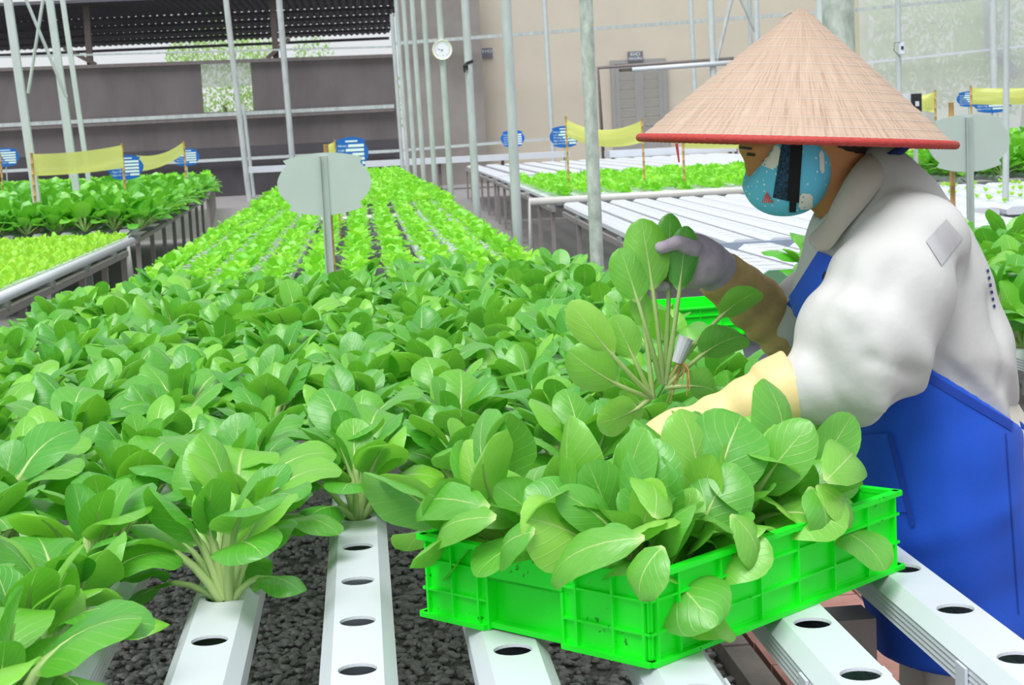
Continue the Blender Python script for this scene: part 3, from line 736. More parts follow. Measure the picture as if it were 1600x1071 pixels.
for i in range(10):
    for x, y in MAIN[i]:
        if y < START[i] or y > 7.0 + (0.15 if i % 2 else -0.1): continue
        j = cnt.get(i, 0); cnt[i] = j + 1; sd += 1
        lab = hero.get((i, j))
        if not lab: lab = 'bok choy, %s plant back in the %s channel from the left' % (ORD[j], ORD[i])
        s = rng.uniform(0.92, 1.14) * (1.0 if y < 5.6 else 1.06) * (1.12 if i <= 4 and j <= 1 else 1.0)
        bok((x + rng.uniform(-0.008, 0.008), y + rng.uniform(-0.008, 0.008), T - 0.006), lab, 'bok choy plants growing in the nearest bench', sd, None, s, (rng.uniform(-0.12, 0.12), rng.uniform(-0.12, 0.12), 0))
# behind the worker: larger bok choy
for i, row in enumerate(S_RB):
    if i > 8: continue
    for p in row[1:]:
        sd += 1
        bok((p.x, p.y, T - 0.006), 'tall bok choy growing on the bench behind the worker', 'bok choy behind the worker', sd, None, rng.uniform(1.15, 1.45), (rng.uniform(-0.1, 0.1), rng.uniform(-0.1, 0.1), 0), full=0.8)

def rosette(matn, leaves, P, L, Wd, t0, t1, seed, nv=4, nu=4, tube=False, wave=0.2, cup=0.1):
    R = random.Random(seed); mb = MB(); off = R.uniform(0, 6)
    for k in range(leaves):
        fr = k / leaves
        leaf_into(mb, P * R.uniform(0.7, 1.2), L * R.uniform(0.8, 1.2), Wd * R.uniform(0.85, 1.15), D(t0[0] + (t0[1] - t0[0]) * fr), D(t1[0] + (t1[1] - t1[0]) * fr) + R.uniform(-0.2, 0.2), cup, wave, seed * 50 + k, nv, 1, nu, az=off + k * 2.4, rp=0.003, tube=tube)
    return mb
def as_mesh(mb, name, matn): return mb.mesh(name, [matn], True)
LET = [rosette('leaf_lettuce', 10, 0.03, 0.06, 0.05, (10, 50), (40, 105), s, wave=0.35) for s in range(4)]
SEE = [rosette('leaf_seed', 6, 0.02, 0.05, 0.034, (8, 45), (20, 80), 40 + s, wave=0.15, nv=3, nu=2) for s in range(4)]
MUS = [rosette('leaf_mustard', 13, 0.09, 0.13, 0.09, (6, 58), (30, 125), 80 + s, wave=0.22, nv=5, nu=4, tube=True) for s in range(4)]
def plant_rows(name, label, label_rest, group, protos, matn, pts, n_ind, smin, smax, seed, sink=0.004):
    """nearest plants one by one, the rest of the same kind as one object"""
    R = random.Random(seed); meshes = [as_mesh(p, name, matn) for p in protos]
    pts = sorted(pts, key=lambda p: p.y)
    for p in pts[:n_ind]:
        link(name, R.choice(meshes), None, (p.x + R.uniform(-0.012, 0.012), p.y + R.uniform(-0.015, 0.015), p.z - sink), (R.uniform(-0.12, 0.12), R.uniform(-0.12, 0.12), R.uniform(0, 6.28)), label(p) if callable(label) else label, 'vegetable', group, scale=R.uniform(smin, smax))
    rest = pts[n_ind:]
    if not rest: return
    V, Fc, UV, tint = [], [], [], []; base = 0
    arr = [(np.array(p.v), p.f, p.uv) for p in protos]
    for p in rest:
        v, f, uv = R.choice(arr); a = R.uniform(0, 6.28); s = R.uniform(smin, smax); c, q = math.cos(a) * s, math.sin(a) * s
        V.append(np.stack([v[:, 0] * c - v[:, 1] * q + p.x, v[:, 0] * q + v[:, 1] * c + p.y, v[:, 2] * s + p.z - sink], 1))
        Fc += [[base + k for k in ff] for ff in f]
        for i in range(len(f)): UV += [w for z in uv.get(i, [(0.5, 0)] * len(f[i])) for w in z]
        tint += [R.random()] * len(f); base += len(v)
    me = bpy.data.meshes.new(name + '_rows'); me.from_pydata(np.concatenate(V).tolist(), [], Fc); me.materials.append(MATS[matn])
    l = me.uv_layers.new(name='UVMap'); l.data.foreach_set('uv', UV)
    at = me.attributes.new('tint', 'FLOAT', 'FACE'); at.data.foreach_set('value', tint)
    me.polygons.foreach_set('use_smooth', [True] * len(Fc)); me.update()
    link(name + '_rows', me, None, label=label_rest, cat='vegetable', kind='stuff')
pts = [Vector((x, y, T)) for row in MAIN for x, y in row if y > 7.12]
CHX = lambda p: ORD[int(round((p.x + 1.04) / 0.2))]
plant_rows('lettuce', lambda p: 'young lettuce behind the bok choy, in the %s channel from the left' % CHX(p), 'rows of young lettuce at the far end of the nearest bench', 'young lettuce behind the bok choy', LET, 'leaf_lettuce', pts, 300, 1.05, 1.4, 1)
pts = [p for row in SP2 for p in row]
plant_rows('frilly_lettuce', 'frilly lettuce just beyond the white supply pipe, behind the nearest bench', 'rows of frilly lettuce on the bench beyond the white supply pipe', 'frilly lettuce beyond the pipe', LET, 'leaf_lettuce', pts, 150, 1.3, 1.8, 2)
R_ = random.Random(5)
pts = [Vector((p.x + dx, p.y + dy, p.z)) for row in S_L1 for p in row for dx, dy in ((-0.045, 0.0), (0.045, 0.05), (-0.04, 0.11), (0.05, 0.16))]
plant_rows('seedling', 'pale yellow-green seedling on the left bench, near its front', 'pale yellow-green seedlings covering the left bench', 'seedlings on the left bench', SEE, 'leaf_seed', pts, 300, 0.9, 1.35, 3)
pts = [Vector((p.x + 0.14, p.y, p.z)) for row in S_L2 for p in row]
plant_rows('leafy_green', 'tall dark leafy green plant at the front of the left bench', 'tall dark leafy greens filling the left bench', 'tall leafy greens at left', MUS, 'leaf_mustard', pts, 200, 1.25, 1.6, 4)
pts = [Vector((p.x, p.y, p.z)) for row in S_L3 for p in row]
plant_rows('far_lettuce', 'lettuce on the far left bench beyond the leafy greens', 'lettuce rows on the far left bench', 'far left lettuce', LET, 'leaf_lettuce', pts, 0, 1.5, 2.2, 5)
pts = [p for row in S_R2 for p in row if p.y < 24.5]
plant_rows('young_lettuce', 'bright lettuce on the right bench behind the strapped channel ends', 'bright lettuce rows on the right bench', 'lettuce on the right bench', LET, 'leaf_lettuce', pts, 150, 1.2, 1.7, 6)
pts = [p for row in S_R4 for p in row if R_.random() < 0.6]
plant_rows('tiny_seedling', 'tiny seedling in a white channel behind the right grey sign', 'tiny seedlings in the white channels behind the right sign', 'tiny seedlings', SEE, 'leaf_seed', pts, 120, 0.6, 0.9, 7)
pts = [p for row in S_R5 for p in row]
plant_rows('leafy_green', 'tall leafy green plant at the far right behind the grey sign', 'tall leafy greens at the far right', 'tall greens at far right', MUS, 'leaf_mustard', pts, 100, 1.3, 1.9, 8)

# trees seen through the opening and the film wall
def tree(loc, rx, rz_, n, label, seed):
    R = np.random.RandomState(seed); root = thing('tree', label, 'tree', loc)
    h = rz_ * 1.1
    MB().tube([(0, 0, 0), (0.1, 0, h * 0.6), (0, 0.1, h)], [0.22, 0.16, 0.1], 8).build('trunk', 'wood_dark', root)
    n *= 3; mb = MB(); d = R.normal(size=(n, 3)); d /= np.linalg.norm(d, axis=1)[:, None]; rr = R.uniform(0.35, 1, n) ** 0.5
    for k in range(n):
        c = Vector((d[k, 0] * rx * rr[k], d[k, 1] * rx * rr[k], h + rz_ * 0.35 + d[k, 2] * rz_ * rr[k])); s = R.uniform(0.07, 0.15)
        e = Euler(R.uniform(0, 6.28, 3)).to_matrix()
        mb.add([c + e @ Vector(q) * s for q in ((-1, 0, 0), (0, -0.45, 0.1), (1, 0, 0), (0, 0.45, 0.1))], [(0, 1, 2, 3)])
    mb.build('crown', 'leaf_tree', root)
tree((W(350, 150, 84).x, 84, 0), 2.9, 3.2, 1500, 'light green tree seen through the cut window', 1)
tree((W(490, 150, 98).x, 98, 0), 1.6, 3.2, 350, 'light green tree behind the shade cloth, right of the cut window', 2)
tree((W(600, 150, 104).x, 104, 0), 1.3, 2.6, 250, 'light green tree at the right end of the bright gap', 3)
tree((W(20, 150, 90).x, 90, 0), 4.0, 2.4, 700, 'low green tree in the bright gap at far left', 4)
tree((W(1450, 150, 52).x, 52, 0), 1.9, 3.0, 1400, 'pale green tree blurred behind the film wall', 5)
tree((W(1600, 150, 55).x, 55, 0), 2.2, 2.6, 1200, 'pale green tree behind the film wall at the right edge', 6)

# ================================================================== SIGNS AND BANNERS
def cartouche(w, h):
    pts = []
    def arc(p, q, bulge, n=8):
        p, q = Vector(p), Vector(q); d = q - p; nrm = Vector((d.y, -d.x)).normalized()
        for k in range(n):
            t = k / n; pts.append(p + d * t + nrm * (bulge * 4 * t * (1 - t)))
    a, b, c, d = (-0.43, 0.415), (0.43, 0.415), (0.40, -0.40), (-0.40, -0.40)
    arc(a, b, -0.10); pts.append(Vector(b)); arc((0.395, 0.33), (0.37, -0.32), -0.125, 10); pts.append(Vector((0.37, -0.32))); arc(c, d, -0.11)
    pts.append(Vector(d)); arc((-0.37, -0.32), (-0.395, 0.33), -0.125, 10); pts.append(Vector((-0.395, 0.33)))
    return [(p.x * w, p.y * h) for p in pts][::-1]
SIGN_TXT = ['Nhóm:', 'Loại:', 'Số lượng:', 'Ngày trồng:', 'Ngày thu hoạch:']
_tm = {}
def sign(px, py, wpx, Y, label, front=True, aspect=0.72, yaw=0.0, tilt=0.0, zb=T - 0.06, post_up=0.0):
    c = onY(px, py, Y); w_ = wpx * Y / F; h_ = w_ * aspect
    root = thing('plant_sign' if front else 'grey_sign', label, 'sign', (c.x, c.y, zb), (0, 0, yaw))
    zc = c.z - zb
    pl = MB().prism(cartouche(w_, h_), (0, 0, zc), (math.cos(tilt), 0, math.sin(tilt)), (-math.sin(tilt), 0, math.cos(tilt)), 0.006).build('plate', 'sign_blue' if front else 'sign_back', root)
    if front:
        MB().bar((0, 0.012, 0), (0, 0.012, zc), 0.014).build('post', 'galv', root)
        for i, s in enumerate(SIGN_TXT):
            z = zc + h_ * (0.24 - 0.135 * i)
            if s not in _tm:
                me = text_mesh(s, 1.0); me.materials.clear(); me.materials.append(MATS['sign_white']); _tm[s] = me
            me = _tm[s]; xs = [v.co.x for v in me.vertices]; ww = max(xs) - min(xs)
            sc = h_ * 0.105; lw = ww * sc
            link('lettering', me, pl, (-0.38 * w_ + lw / 2, -0.0045, z), (math.pi / 2, 0, 0), scale=sc)
            x0 = -0.38 * w_ + lw + 0.03 * w_
            MB().box(((x0 + 0.38 * w_) / 2, -0.0045, z), (0.38 * w_ - x0, 0.002, h_ * 0.085)).build('write_in_box', 'sign_white', pl)
        MB().box((0.02 * w_, -0.0045, zc + h_ * 0.38), (0.36 * w_, 0.002, h_ * 0.05)).build('heading', 'sign_white', pl)
    else:
        p = MB(); p.box((0, -0.006, zc / 2 + h_ * 0.23), (0.034, 0.006, zc + h_ * 0.46)); p.box((-0.014, -0.014, zc / 2 + h_ * 0.23), (0.006, 0.016, zc + h_ * 0.46))
        p.build('post', 'galv', root)
    return root
def stake(px, py, Y, label, zb=T - 0.05, r=0.012, lean=0.0):
    c = onY(px, py, Y); h = c.z - zb
    pts, rs = [], []
    n = max(3, int(h / 0.09))
    for k in range(n + 1):
        z = h * k / n
        for dz, q in ((-0.004, 1.0), (0.0, 1.22), (0.004, 1.0)):
            if 0 <= z + dz <= h: pts.append((lean * (z + dz), 0, z + dz)); rs.append(r * q)
    return MB().tube(pts, rs, 8).build('bamboo_stake', 'bamboo', None, True, loc=(c.x - lean * h, c.y, zb), label=label, cat='stake')
def banner(p0, p1, q0, q1, Y0, Y1, label, sag=0.0, seed=0):
    """sheet hung between two stakes: left top/bottom pixels and right top/bottom pixels"""
    a, b, c, d = onY(*p0, Y0), onY(*p1, Y0), onY(*q0, Y1), onY(*q1, Y1)
    n, mI = 22, 6; vs, fs = [], []; R = random.Random(seed); ph = R.uniform(0, 6)
    L = (c - a).length
    for i in range(n + 1):
        t = i / n; s = 4 * t * (1 - t)
        tp = a.lerp(c, t) - Vector((0, 0, sag * s)); bt = b.lerp(d, t) - Vector((0, 0, sag * s * 0.75))
        for j in range(mI + 1):
            v = j / mI; p = tp.lerp(bt, v)
            p = p + Vector((0, 0.02 * math.sin(ph + 5 * v + 2.2 * t) * (0.3 + s) + 0.012 * math.sin(13 * v + 1.5 * t * 3), 0))
            vs.append(p)
    for i in range(n):
        for j in range(mI): fs.append((i * (mI + 1) + j, i * (mI + 1) + j + 1, (i + 1) * (mI + 1) + j + 1, (i + 1) * (mI + 1) + j))
    o = a.copy(); vs = [p - o for p in vs]
    return MB().add(vs, fs).build('yellow_banner', 'banner', None, True, loc=o, label=label, cat='banner')
sign(507, 288, 143, 7.25, 'grey metal sign seen from behind, standing behind the bok choy', False, 0.66)
stake(509, 226, 7.34, 'bamboo stake behind the left grey sign', r=0.0105)
sign(1514, 224, 132, 7.62, 'grey metal sign seen from behind, right of the straw hat', False, 0.68)
stake(1486, 160, 7.72, 'bamboo stake behind the right grey sign', r=0.0125)
sign(549, 240, 52, 20.0, 'blue sign above the left grey sign', aspect=0.95)
sign(196, 262, 54, 19.6, 'blue sign between the two left yellow banners', aspect=0.68)
sign(291, 246, 40, 25.5, 'blue sign right of the two left yellow banners', aspect=0.65)
sign(8, 246, 42, 25.0, 'blue sign cut by the left edge of the photograph', aspect=0.66)
sign(801, 217, 37, 27.5, 'small blue sign behind the second steel post', aspect=0.70)
sign(882, 214, 46, 23.5, 'blue sign left of the sagging yellow banner', aspect=0.72)
sign(1551, 160, 66, 19.0, 'blue sign under the yellow banner at the far right', aspect=0.5)
sign(1514, 155, 40, 24.0, 'blue sign just left of the far right banner', aspect=0.6)
stake(49, 239, 15.6, 'bamboo stake at the left end of the big yellow banner')
stake(190, 224, 17.4, 'bamboo stake at the right end of the big yellow banner')
banner((50, 241), (55, 275), (190, 227), (194, 262), 15.6, 17.38, 'long yellow banner hung across the left leafy bench', 0.02, 1)
stake(287, 221, 22.5, 'bamboo stake at the right end of the small left banner')
banner((213, 243), (217, 268), (285, 223), (288, 240), 19.7, 22.5, 'small rising yellow banner right of the long left banner', 0.06, 2)
stake(0, 240, 22.0, 'bamboo stake at the left edge of the photograph')
stake(523, 219, 13.0, 'thin bamboo stake just right of the left grey sign post', r=0.007)
banner((509, 228), (511, 250), (522, 222), (526, 250), 12.9, 13.0, 'narrow yellow banner peeping above the left grey sign', 0.0, 3)
stake(884, 182, 19.2, 'bamboo stake at the left end of the sagging yellow banner')
stake(1003, 184, 18.2, 'bamboo stake at the right end of the sagging yellow banner')
banner((884, 186), (885, 213), (1003, 188), (1005, 222), 19.2, 18.2, 'sagging yellow banner behind the spotted steel post', 0.11, 4)
stake(1067, 222, 17.3, 'bamboo stake below the left rim of the straw hat')
banner((1067, 218), (1068, 232), (1300, 205), (1300, 222), 17.3, 16.4, 'yellow banner passing behind the straw hat', 0.03, 5)
stake(1300, 203, 16.4, 'bamboo stake hidden behind the straw hat')
banner((1385, 222), (1385, 238), (1484, 178), (1484, 210), 8.6, 7.74, 'yellow banner between the hat and the right grey sign', 0.03, 6)
stake(1461, 141, 18.5, 'thin stake beside the black speaker')
banner((1438, 150), (1438, 172), (1461, 144), (1462, 176), 18.5, 18.5, 'small yellow banner beside the black speaker', 0.0, 7)
stake(1517, 134, 18.0, 'thin stake at the left end of the far right banner')
banner((1518, 137), (1519, 163), (1640, 136), (1640, 162), 18.0, 17.6, 'glossy yellow banner at the far right edge', 0.01, 8)
p = onY(1427, 161, 17.8)
sp = thing('speaker', 'small black and white box speaker behind the hat at right', 'speaker', (p.x, p.y, T - 0.06))
MB().box((0.02, 0, p.z - T + 0.06), (0.11, 0.10, 0.19)).build('front', 'device_black', sp); MB().box((-0.09, 0.03, p.z - T + 0.07), (0.12, 0.12, 0.18)).build('body', 'pvc_white', sp)
MB().box((0.02, 0.02, (p.z - T - 0.03) / 2), (0.04, 0.04, p.z - T - 0.03)).build('stand', 'galv', sp)
MB().box((0.025, -0.052, p.z - T + 0.05), (0.04, 0.004, 0.05)).build('badge', 'pvc_white', sp)

# ================================================================== CRATES
def crate(loc, rz, label):
    Lx, Ly, H = 0.578, 0.412, 0.116; t = 0.006
    root = thing('plastic_crate', label, 'crate', loc, (0, 0, rz))
    G = 'crate_green'
    MB().box((Lx / 2, Ly / 2, 0.006), (Lx - 0.01, Ly - 0.01, 0.008)).build('floor_panel', G, root)
    # walls, slightly flared
    def wall(a, b, out, gap=None):
        """one side between two floor points; out is the outward direction"""
        a, b, out = Vector(a), Vector(b), Vector(out); d = b - a; L = d.length; d.normalize(); up = Vector((0, 0, 1)); ins = -out * 0.006
        mb = MB()
        def slab(s0, s1, z0, z1, o0, o1):
            q = [a + d * s0 + up * z0 + out * o0, a + d * s1 + up * z0 + out * o0, a + d * s1 + up * z1 + out * o0, a + d * s0 + up * z1 + out * o0]
            r = [p + out * (o1 - o0) for p in q]
            mb.add(q + r, [(3, 2, 1, 0), (4, 5, 6, 7), (0, 1, 5, 4), (1, 2, 6, 5), (2, 3, 7, 6), (3, 0, 4, 7)])
        if gap is None: slab(0.004, L - 0.004, 0.004, H - 0.004, -0.0095, -0.006)
        else:
            g0, g1 = gap
            slab(0.004, g0, 0.004, H - 0.004, -0.0095, -0.006); slab(g1, L - 0.004, 0.004, H - 0.004, -0.0095, -0.006)
            slab(g0, g1, 0.004, H * 0.62, -0.024, -0.0195); slab(g0, g1, H * 0.60, H - 0.004, -0.0095, -0.002); slab(g0, g1, H * 0.60, H * 0.63, -0.024, -0.002)
            for s in (g0, g1): slab(s - 0.002, s + 0.002, 0.0, H * 0.62, -0.024, -0.001)
        w_ = mb.build('side_wall', G, root)
        def rib(s0, s1, z0, z1, o=0.0):
            q = MB(); p = a + d * ((s0 + s1) / 2) + up * ((z0 + z1) / 2) + out * (-0.005 + o)
            R = Matrix((d, out, up)).transposed(); q.box(p, (s1 - s0, 0.010 + 2 * o, z1 - z0), R); q.build('rib', G, w_)
        def segs(s0, s1):
            if gap is None: return [(s0, s1)]
            return [q for q in ((s0, min(s1, gap[0] - 0.002)), (max(s0, gap[1] + 0.002), s1)) if q[1] - q[0] > 0.01]
        for q in segs(0, L): rib(q[0], q[1], -0.0005, 0.006, 0.003)          # foot flange
        rib(0.0, L, H - 0.007, H, 0.002)                                      # top rim
        for z in (0.34, 0.70):
            for q in segs(0.003, L - 0.003): rib(q[0], q[1], H * z - 0.0015, H * z + 0.0015)
        fr = (0.025, 0.10, 0.25, 0.40, 0.55, 0.70, 0.85, 0.975) if gap is None else (0.03, 0.15, 0.27, 0.70, 0.85, 0.97)
        for s in fr: rib(L * s - 0.0018, L * s + 0.0018, 0.003, H - 0.003, 0.0004)
    wall((0, 0, 0), (Lx, 0, 0), (0, -1, 0)); wall((Lx, Ly, 0), (0, Ly, 0), (0, 1, 0))
    wall((0, Ly, 0), (0, 0, 0), (-1, 0, 0), (Ly * 0.31, Ly * 0.64)); wall((Lx, 0, 0), (Lx, Ly, 0), (1, 0, 0), (Ly * 0.33, Ly * 0.67))
    return root
CN = Vector((0.322, 2.042, T + 0.001)); CA = math.atan2(0.382, 0.437)
crate(CN, CA, 'bright green plastic crate heaped with bok choy on the channels')
bn = thing('storage_bin', 'blue grey storage bin under the far green crate', 'box', (1.16, 6.55, 0.037), (0, 0, 0.15))
MB().box((0.26, 0.2, 0.27), (0.5, 0.38, 0.54)).build('body', 'bin_grey', bn); MB().box((0.26, 0.2, 0.548), (0.53, 0.41, 0.02)).build('lid', 'bin_grey', bn)
crate((1.13, 6.52, 0.597), 0.15, 'far green plastic crate glimpsed behind the brown sleeve')
def crate_pt(u, v, z): return place_local(CN.x, CN.y, CA, 0.578 * u, 0.428 * v, z)
def tilt_to(dx, dy, deg, spin):
    d = Vector((dx, dy, 0)).normalized(); ax = Vector((0, 0, 1)).cross(d)
    return (Matrix.Rotation(D(deg), 3, ax) @ Matrix.Rotation(spin, 3, 'Z')).to_euler()
CR = [(0.24, 0.30, 0.820, -0.5, -1, 40, 'cut bok choy flopping over the near corner of the crate'), (0.22, 0.74, 0.825, -1, 0.05, 42, 'cut bok choy hanging over the left end of the crate'),
      (0.24, 0.50, 0.825, -0.9, -0.5, 38, 'cut bok choy over the hand grip end of the crate'), (0.44, 0.34, 0.815, 0.25, -1, 40, 'cut bok choy leaning over the middle of the long crate side'),
      (0.60, 0.36, 0.815, 0.3, -1, 36, 'cut bok choy leaning over the long crate side, right of the middle'), (0.74, 0.34, 0.81, 0.9, -0.6, 40, 'cut bok choy with a round leaf drooping at the right end of the crate'),
      (0.80, 0.52, 0.78, 0.8, -0.1, 26, 'cut bok choy standing up at the right end of the crate'), (0.18, 0.84, 0.80, -0.6, 0.6, 34, 'cut bok choy at the back left corner of the crate'),
      (0.30, 0.40, 0.82, -0.3, -0.6, 26, 'cut bok choy in the heap behind the near corner plant'), (0.48, 0.45, 0.80, 0.0, -0.7, 22, 'cut bok choy on top of the heap in the crate middle'),
      (0.64, 0.50, 0.795, 0.4, -0.3, 20, 'cut bok choy on the heap just in front of the yellow glove'), (0.32, 0.68, 0.79, -0.6, 0.0, 26, 'cut bok choy on the heap at left of the crate middle'),
      (0.50, 0.66, 0.765, 0.0, -0.6, 22, 'cut bok choy at the back of the heap below the glove'), (0.70, 0.68, 0.765, 0.4, -0.4, 24, 'cut bok choy at the back of the heap by the apron'),
      (0.34, 0.28, 0.80, -0.1, -1, 24, 'cut bok choy tucked behind the near corner of the crate'), (0.70, 0.36, 0.80, 0.6, -0.7, 26, 'cut bok choy in the heap near the right end')]
CUTS = []
for k, (u, v, z, dx, dy, dg, lb) in enumerate(CR):
    z -= 0.012 if k < 8 else 0.03; dg += 0 if k < 8 else 10
    CUTS.append(bok(crate_pt(u, v, max(0.763, z)), lb, 'cut bok choy in the green crate', 900 + k, CUT, rng.uniform(1.10, 1.24) * (0.9 if k > 10 else 1.0), tilt_to(dx, dy, dg, k * 1.3), full=0.85, name='cut_bok_choy', plan=[('in', 4, 6), ('mid', 5, 5)] + ([('out', 2, 6)] if k > 7 else [])))

# ================================================================== THE WORKER
class Field:
    """signed distance field on a grid, turned into one continuous surface"""
    def __init__(s, lo, hi, h):
        s.lo = np.array(lo, float); s.h = h
        n = [int(math.ceil((hi[i] - lo[i]) / h)) + 1 for i in range(3)]
        ax = [s.lo[i] + h * np.arange(n[i]) for i in range(3)]
        s.X, s.Y, s.Z = np.meshgrid(*ax, indexing='ij'); s.d = np.full(n, 9.0)
    def cone(s, a, b, ra, rb, sy=1.0, yc=0.0):
        a, b = np.array(a, float), np.array(b, float)
        Yq = (s.Y - yc) / sy + yc; a = a.copy(); b = b.copy(); a[1] = (a[1] - yc) / sy + yc; b[1] = (b[1] - yc) / sy + yc
        ba = b - a; L2 = max(1e-9, ba @ ba)
        t = np.clip(((s.X - a[0]) * ba[0] + (Yq - a[1]) * ba[1] + (s.Z - a[2]) * ba[2]) / L2, 0, 1)
        return np.sqrt((s.X - a[0] - t * ba[0]) ** 2 + (Yq - a[1] - t * ba[1]) ** 2 + (s.Z - a[2] - t * ba[2]) ** 2) - (ra + (rb - ra) * t)
    def chain(s, pts, rs, sy=1.0, yc=0.0, k=0.0):
        d = None
        for i in range(len(pts) - 1):
            c = s.cone(pts[i], pts[i + 1], rs[i], rs[i + 1], sy, yc); d = c if d is None else (np.minimum(d, c) if not k else smin(d, c, k))
        return d
    def ell(s, c, r, rot=0.0):
        x, z = s.X - c[0], s.Z - c[2]; cs, sn = math.cos(rot), math.sin(rot); x, z = x * cs + z * sn, -x * sn + z * cs; y = s.Y - c[1]
        k0 = np.sqrt((x / r[0]) ** 2 + (y / r[1]) ** 2 + (z / r[2]) ** 2); k1 = np.sqrt((x / r[0] ** 2) ** 2 + (y / r[1] ** 2) ** 2 + (z / r[2] ** 2) ** 2) + 1e-9
        return k0 * (k0 - 1) / k1
    def plane(s, p, n):
        n = np.array(n, float); n /= np.linalg.norm(n)
        return (s.X - p[0]) * n[0] + (s.Y - p[1]) * n[1] + (s.Z - p[2]) * n[2]
    def add(s, d, k=0.0): s.d = smin(s.d, d, k) if k else np.minimum(s.d, d)
    def cut(s, d): s.d = np.maximum(s.d, d)
    def mesh(s, name, matn, relax=1):
        f = s.d; n = [q - 1 for q in f.shape]
        acc = np.zeros(n + [3]); cnt = np.zeros(n)
        sl = lambda o: tuple(slice(o[i], o[i] + n[i]) for i in range(3))
        for ax in range(3):
            o1, o2 = [a for a in range(3) if a != ax]
            for u in (0, 1):
                for v in (0, 1):
                    a = [0, 0, 0]; a[o1] = u; a[o2] = v; b = list(a); b[ax] = 1
                    fa, fb = f[sl(a)], f[sl(b)]; m = (fa < 0) != (fb < 0)
                    t = np.where(m, fa / np.where(m, fa - fb, 1), 0)
                    for q in range(3): acc[..., q] += np.where(m, a[q] + (t if q == ax else 0), 0)
                    cnt += m
        act = cnt > 0; idx = np.full(n, -1); idx[act] = np.arange(act.sum())
        cell = np.argwhere(act); V = s.lo + s.h * (cell + acc[act] / cnt[act][:, None])
        faces = []
        for ax in range(3):
            o1, o2 = (ax + 1) % 3, (ax + 2) % 3
            s0 = [slice(None)] * 3; s1 = [slice(None)] * 3; s0[ax] = slice(0, -1); s1[ax] = slice(1, None)
            neg, pos = f[tuple(s0)] < 0, f[tuple(s1)] < 0
            e = np.argwhere(neg != pos); e = e[(e[:, o1] > 0) & (e[:, o2] > 0) & (e[:, o1] < n[o1]) & (e[:, o2] < n[o2])]
            u1 = np.zeros(3, int); u1[o1] = 1; u2 = np.zeros(3, int); u2[o2] = 1
            g = lambda c: idx[c[:, 0], c[:, 1], c[:, 2]]
            q = np.stack([g(e - u1 - u2), g(e - u2), g(e), g(e - u1)], 1)
            fl = ~neg[e[:, 0], e[:, 1], e[:, 2]]; q[fl] = q[fl][:, ::-1]
            faces.append(q)
        Q = np.concatenate(faces); Q = Q[(Q >= 0).all(1)]
        for _ in range(relax):                       # light smoothing
            E = np.concatenate([Q[:, [0, 1]], Q[:, [1, 2]], Q[:, [2, 3]], Q[:, [3, 0]]])
            S = np.zeros_like(V); c = np.zeros(len(V))
            for i in range(3): S[:, i] = np.bincount(E[:, 0], V[E[:, 1], i], len(V)) + np.bincount(E[:, 1], V[E[:, 0], i], len(V))
            c = np.bincount(E[:, 0], minlength=len(V)) + np.bincount(E[:, 1], minlength=len(V))
            V = 0.5 * V + 0.5 * S / np.maximum(1, c)[:, None]
        s.V, s.Q = V, Q
        me = bpy.data.meshes.new(name); me.from_pydata((V - PB).tolist(), [], Q.tolist()); me.materials.append(MATS[matn])
        me.polygons.foreach_set('use_smooth', [True] * len(Q)); me.update()
        s.bvh = BVHTree.FromPolygons(V.tolist(), Q.tolist())
        return me
def smin(a, b, k):
    h = np.clip(0.5 + 0.5 * (b - a) / k, 0, 1); return b * (1 - h) + a * h - k * h * (1 - h)
YM = 2.78
def P(px, py, Y=YM): return np.array(onY(px, py, Y))
PB = np.array([P(1470, 900)[0], YM, 0.0])
def box_of(pts, pad):
    a = np.array(pts); return a.min(0) - pad, a.max(0) + pad
worker = thing('person', 'worker in a straw cone hat, white jacket and blue apron bending over the crate', 'person', tuple(PB))

# --- body (skin): head, neck, trunk, arms, legs in one surface
hipL, hipR = np.array([P(1462, 700)[0], YM - 0.078, 0.86]), np.array([P(1462, 700)[0], YM + 0.078, 0.86])
kneL, kneR = hipL + np.array([0.02, 0, -0.40]), hipR + np.array([0.02, 0, -0.40])
ankL, ankR = np.array([kneL[0] + 0.03, kneL[1], 0.09]), np.array([kneR[0] + 0.03, kneR[1], 0.09])
SHL, SHR = P(1415, 390, YM - 0.16), P(1385, 400, YM + 0.17)
ELL, WRL = P(1325, 565, 2.56), P(1095, 668, 2.60)
ELR, WRR = P(1225, 512, 3.0), P(1118, 425, 2.95)
lo, hi = box_of([P(1130, 90), P(1600, 700), ankL - [0.1, 0.1, 0.09], ankR + [0.1, 0.12, 0], SHL - [0, 0.1, 0], WRL], 0.06)
B = Field(lo, hi, 0.0075)
B.add(B.ell(P(1266, 196), (0.094, 0.074, 0.092))); B.add(B.ell(P(1224, 252), (0.058, 0.058, 0.080), 0.15), 0.03)
B.add(B.cone(P(1178, 246), P(1176, 266), 0.010, 0.013), 0.012); B.add(B.ell(P(1176, 230), (0.022, 0.05, 0.014)), 0.02)
for sg in (-1, 1): B.add(B.ell(P(1292, 200, YM + sg * 0.074), (0.020, 0.010, 0.032)), 0.008)
B.add(B.cone(P(1290, 262), P(1352, 350), 0.054, 0.060, 1.0), 0.03)
B.add(B.chain([P(1378, 370), P(1400, 500), P(1440, 650), P(1450, 700)], [0.075, 0.10, 0.105, 0.115], 1.3, YM), 0.05)
B.add(B.chain([SHL, ELL, WRL], [0.05, 0.04, 0.028]), 0.03); B.add(B.chain([SHR, ELR, WRR], [0.05, 0.04, 0.028]), 0.03)
B.add(B.chain([hipL, kneL, ankL], [0.085, 0.055, 0.035]), 0.03); B.add(B.chain([hipR, kneR, ankR], [0.085, 0.055, 0.035]), 0.03)
link('body', B.mesh('body', 'skin', 2), worker)

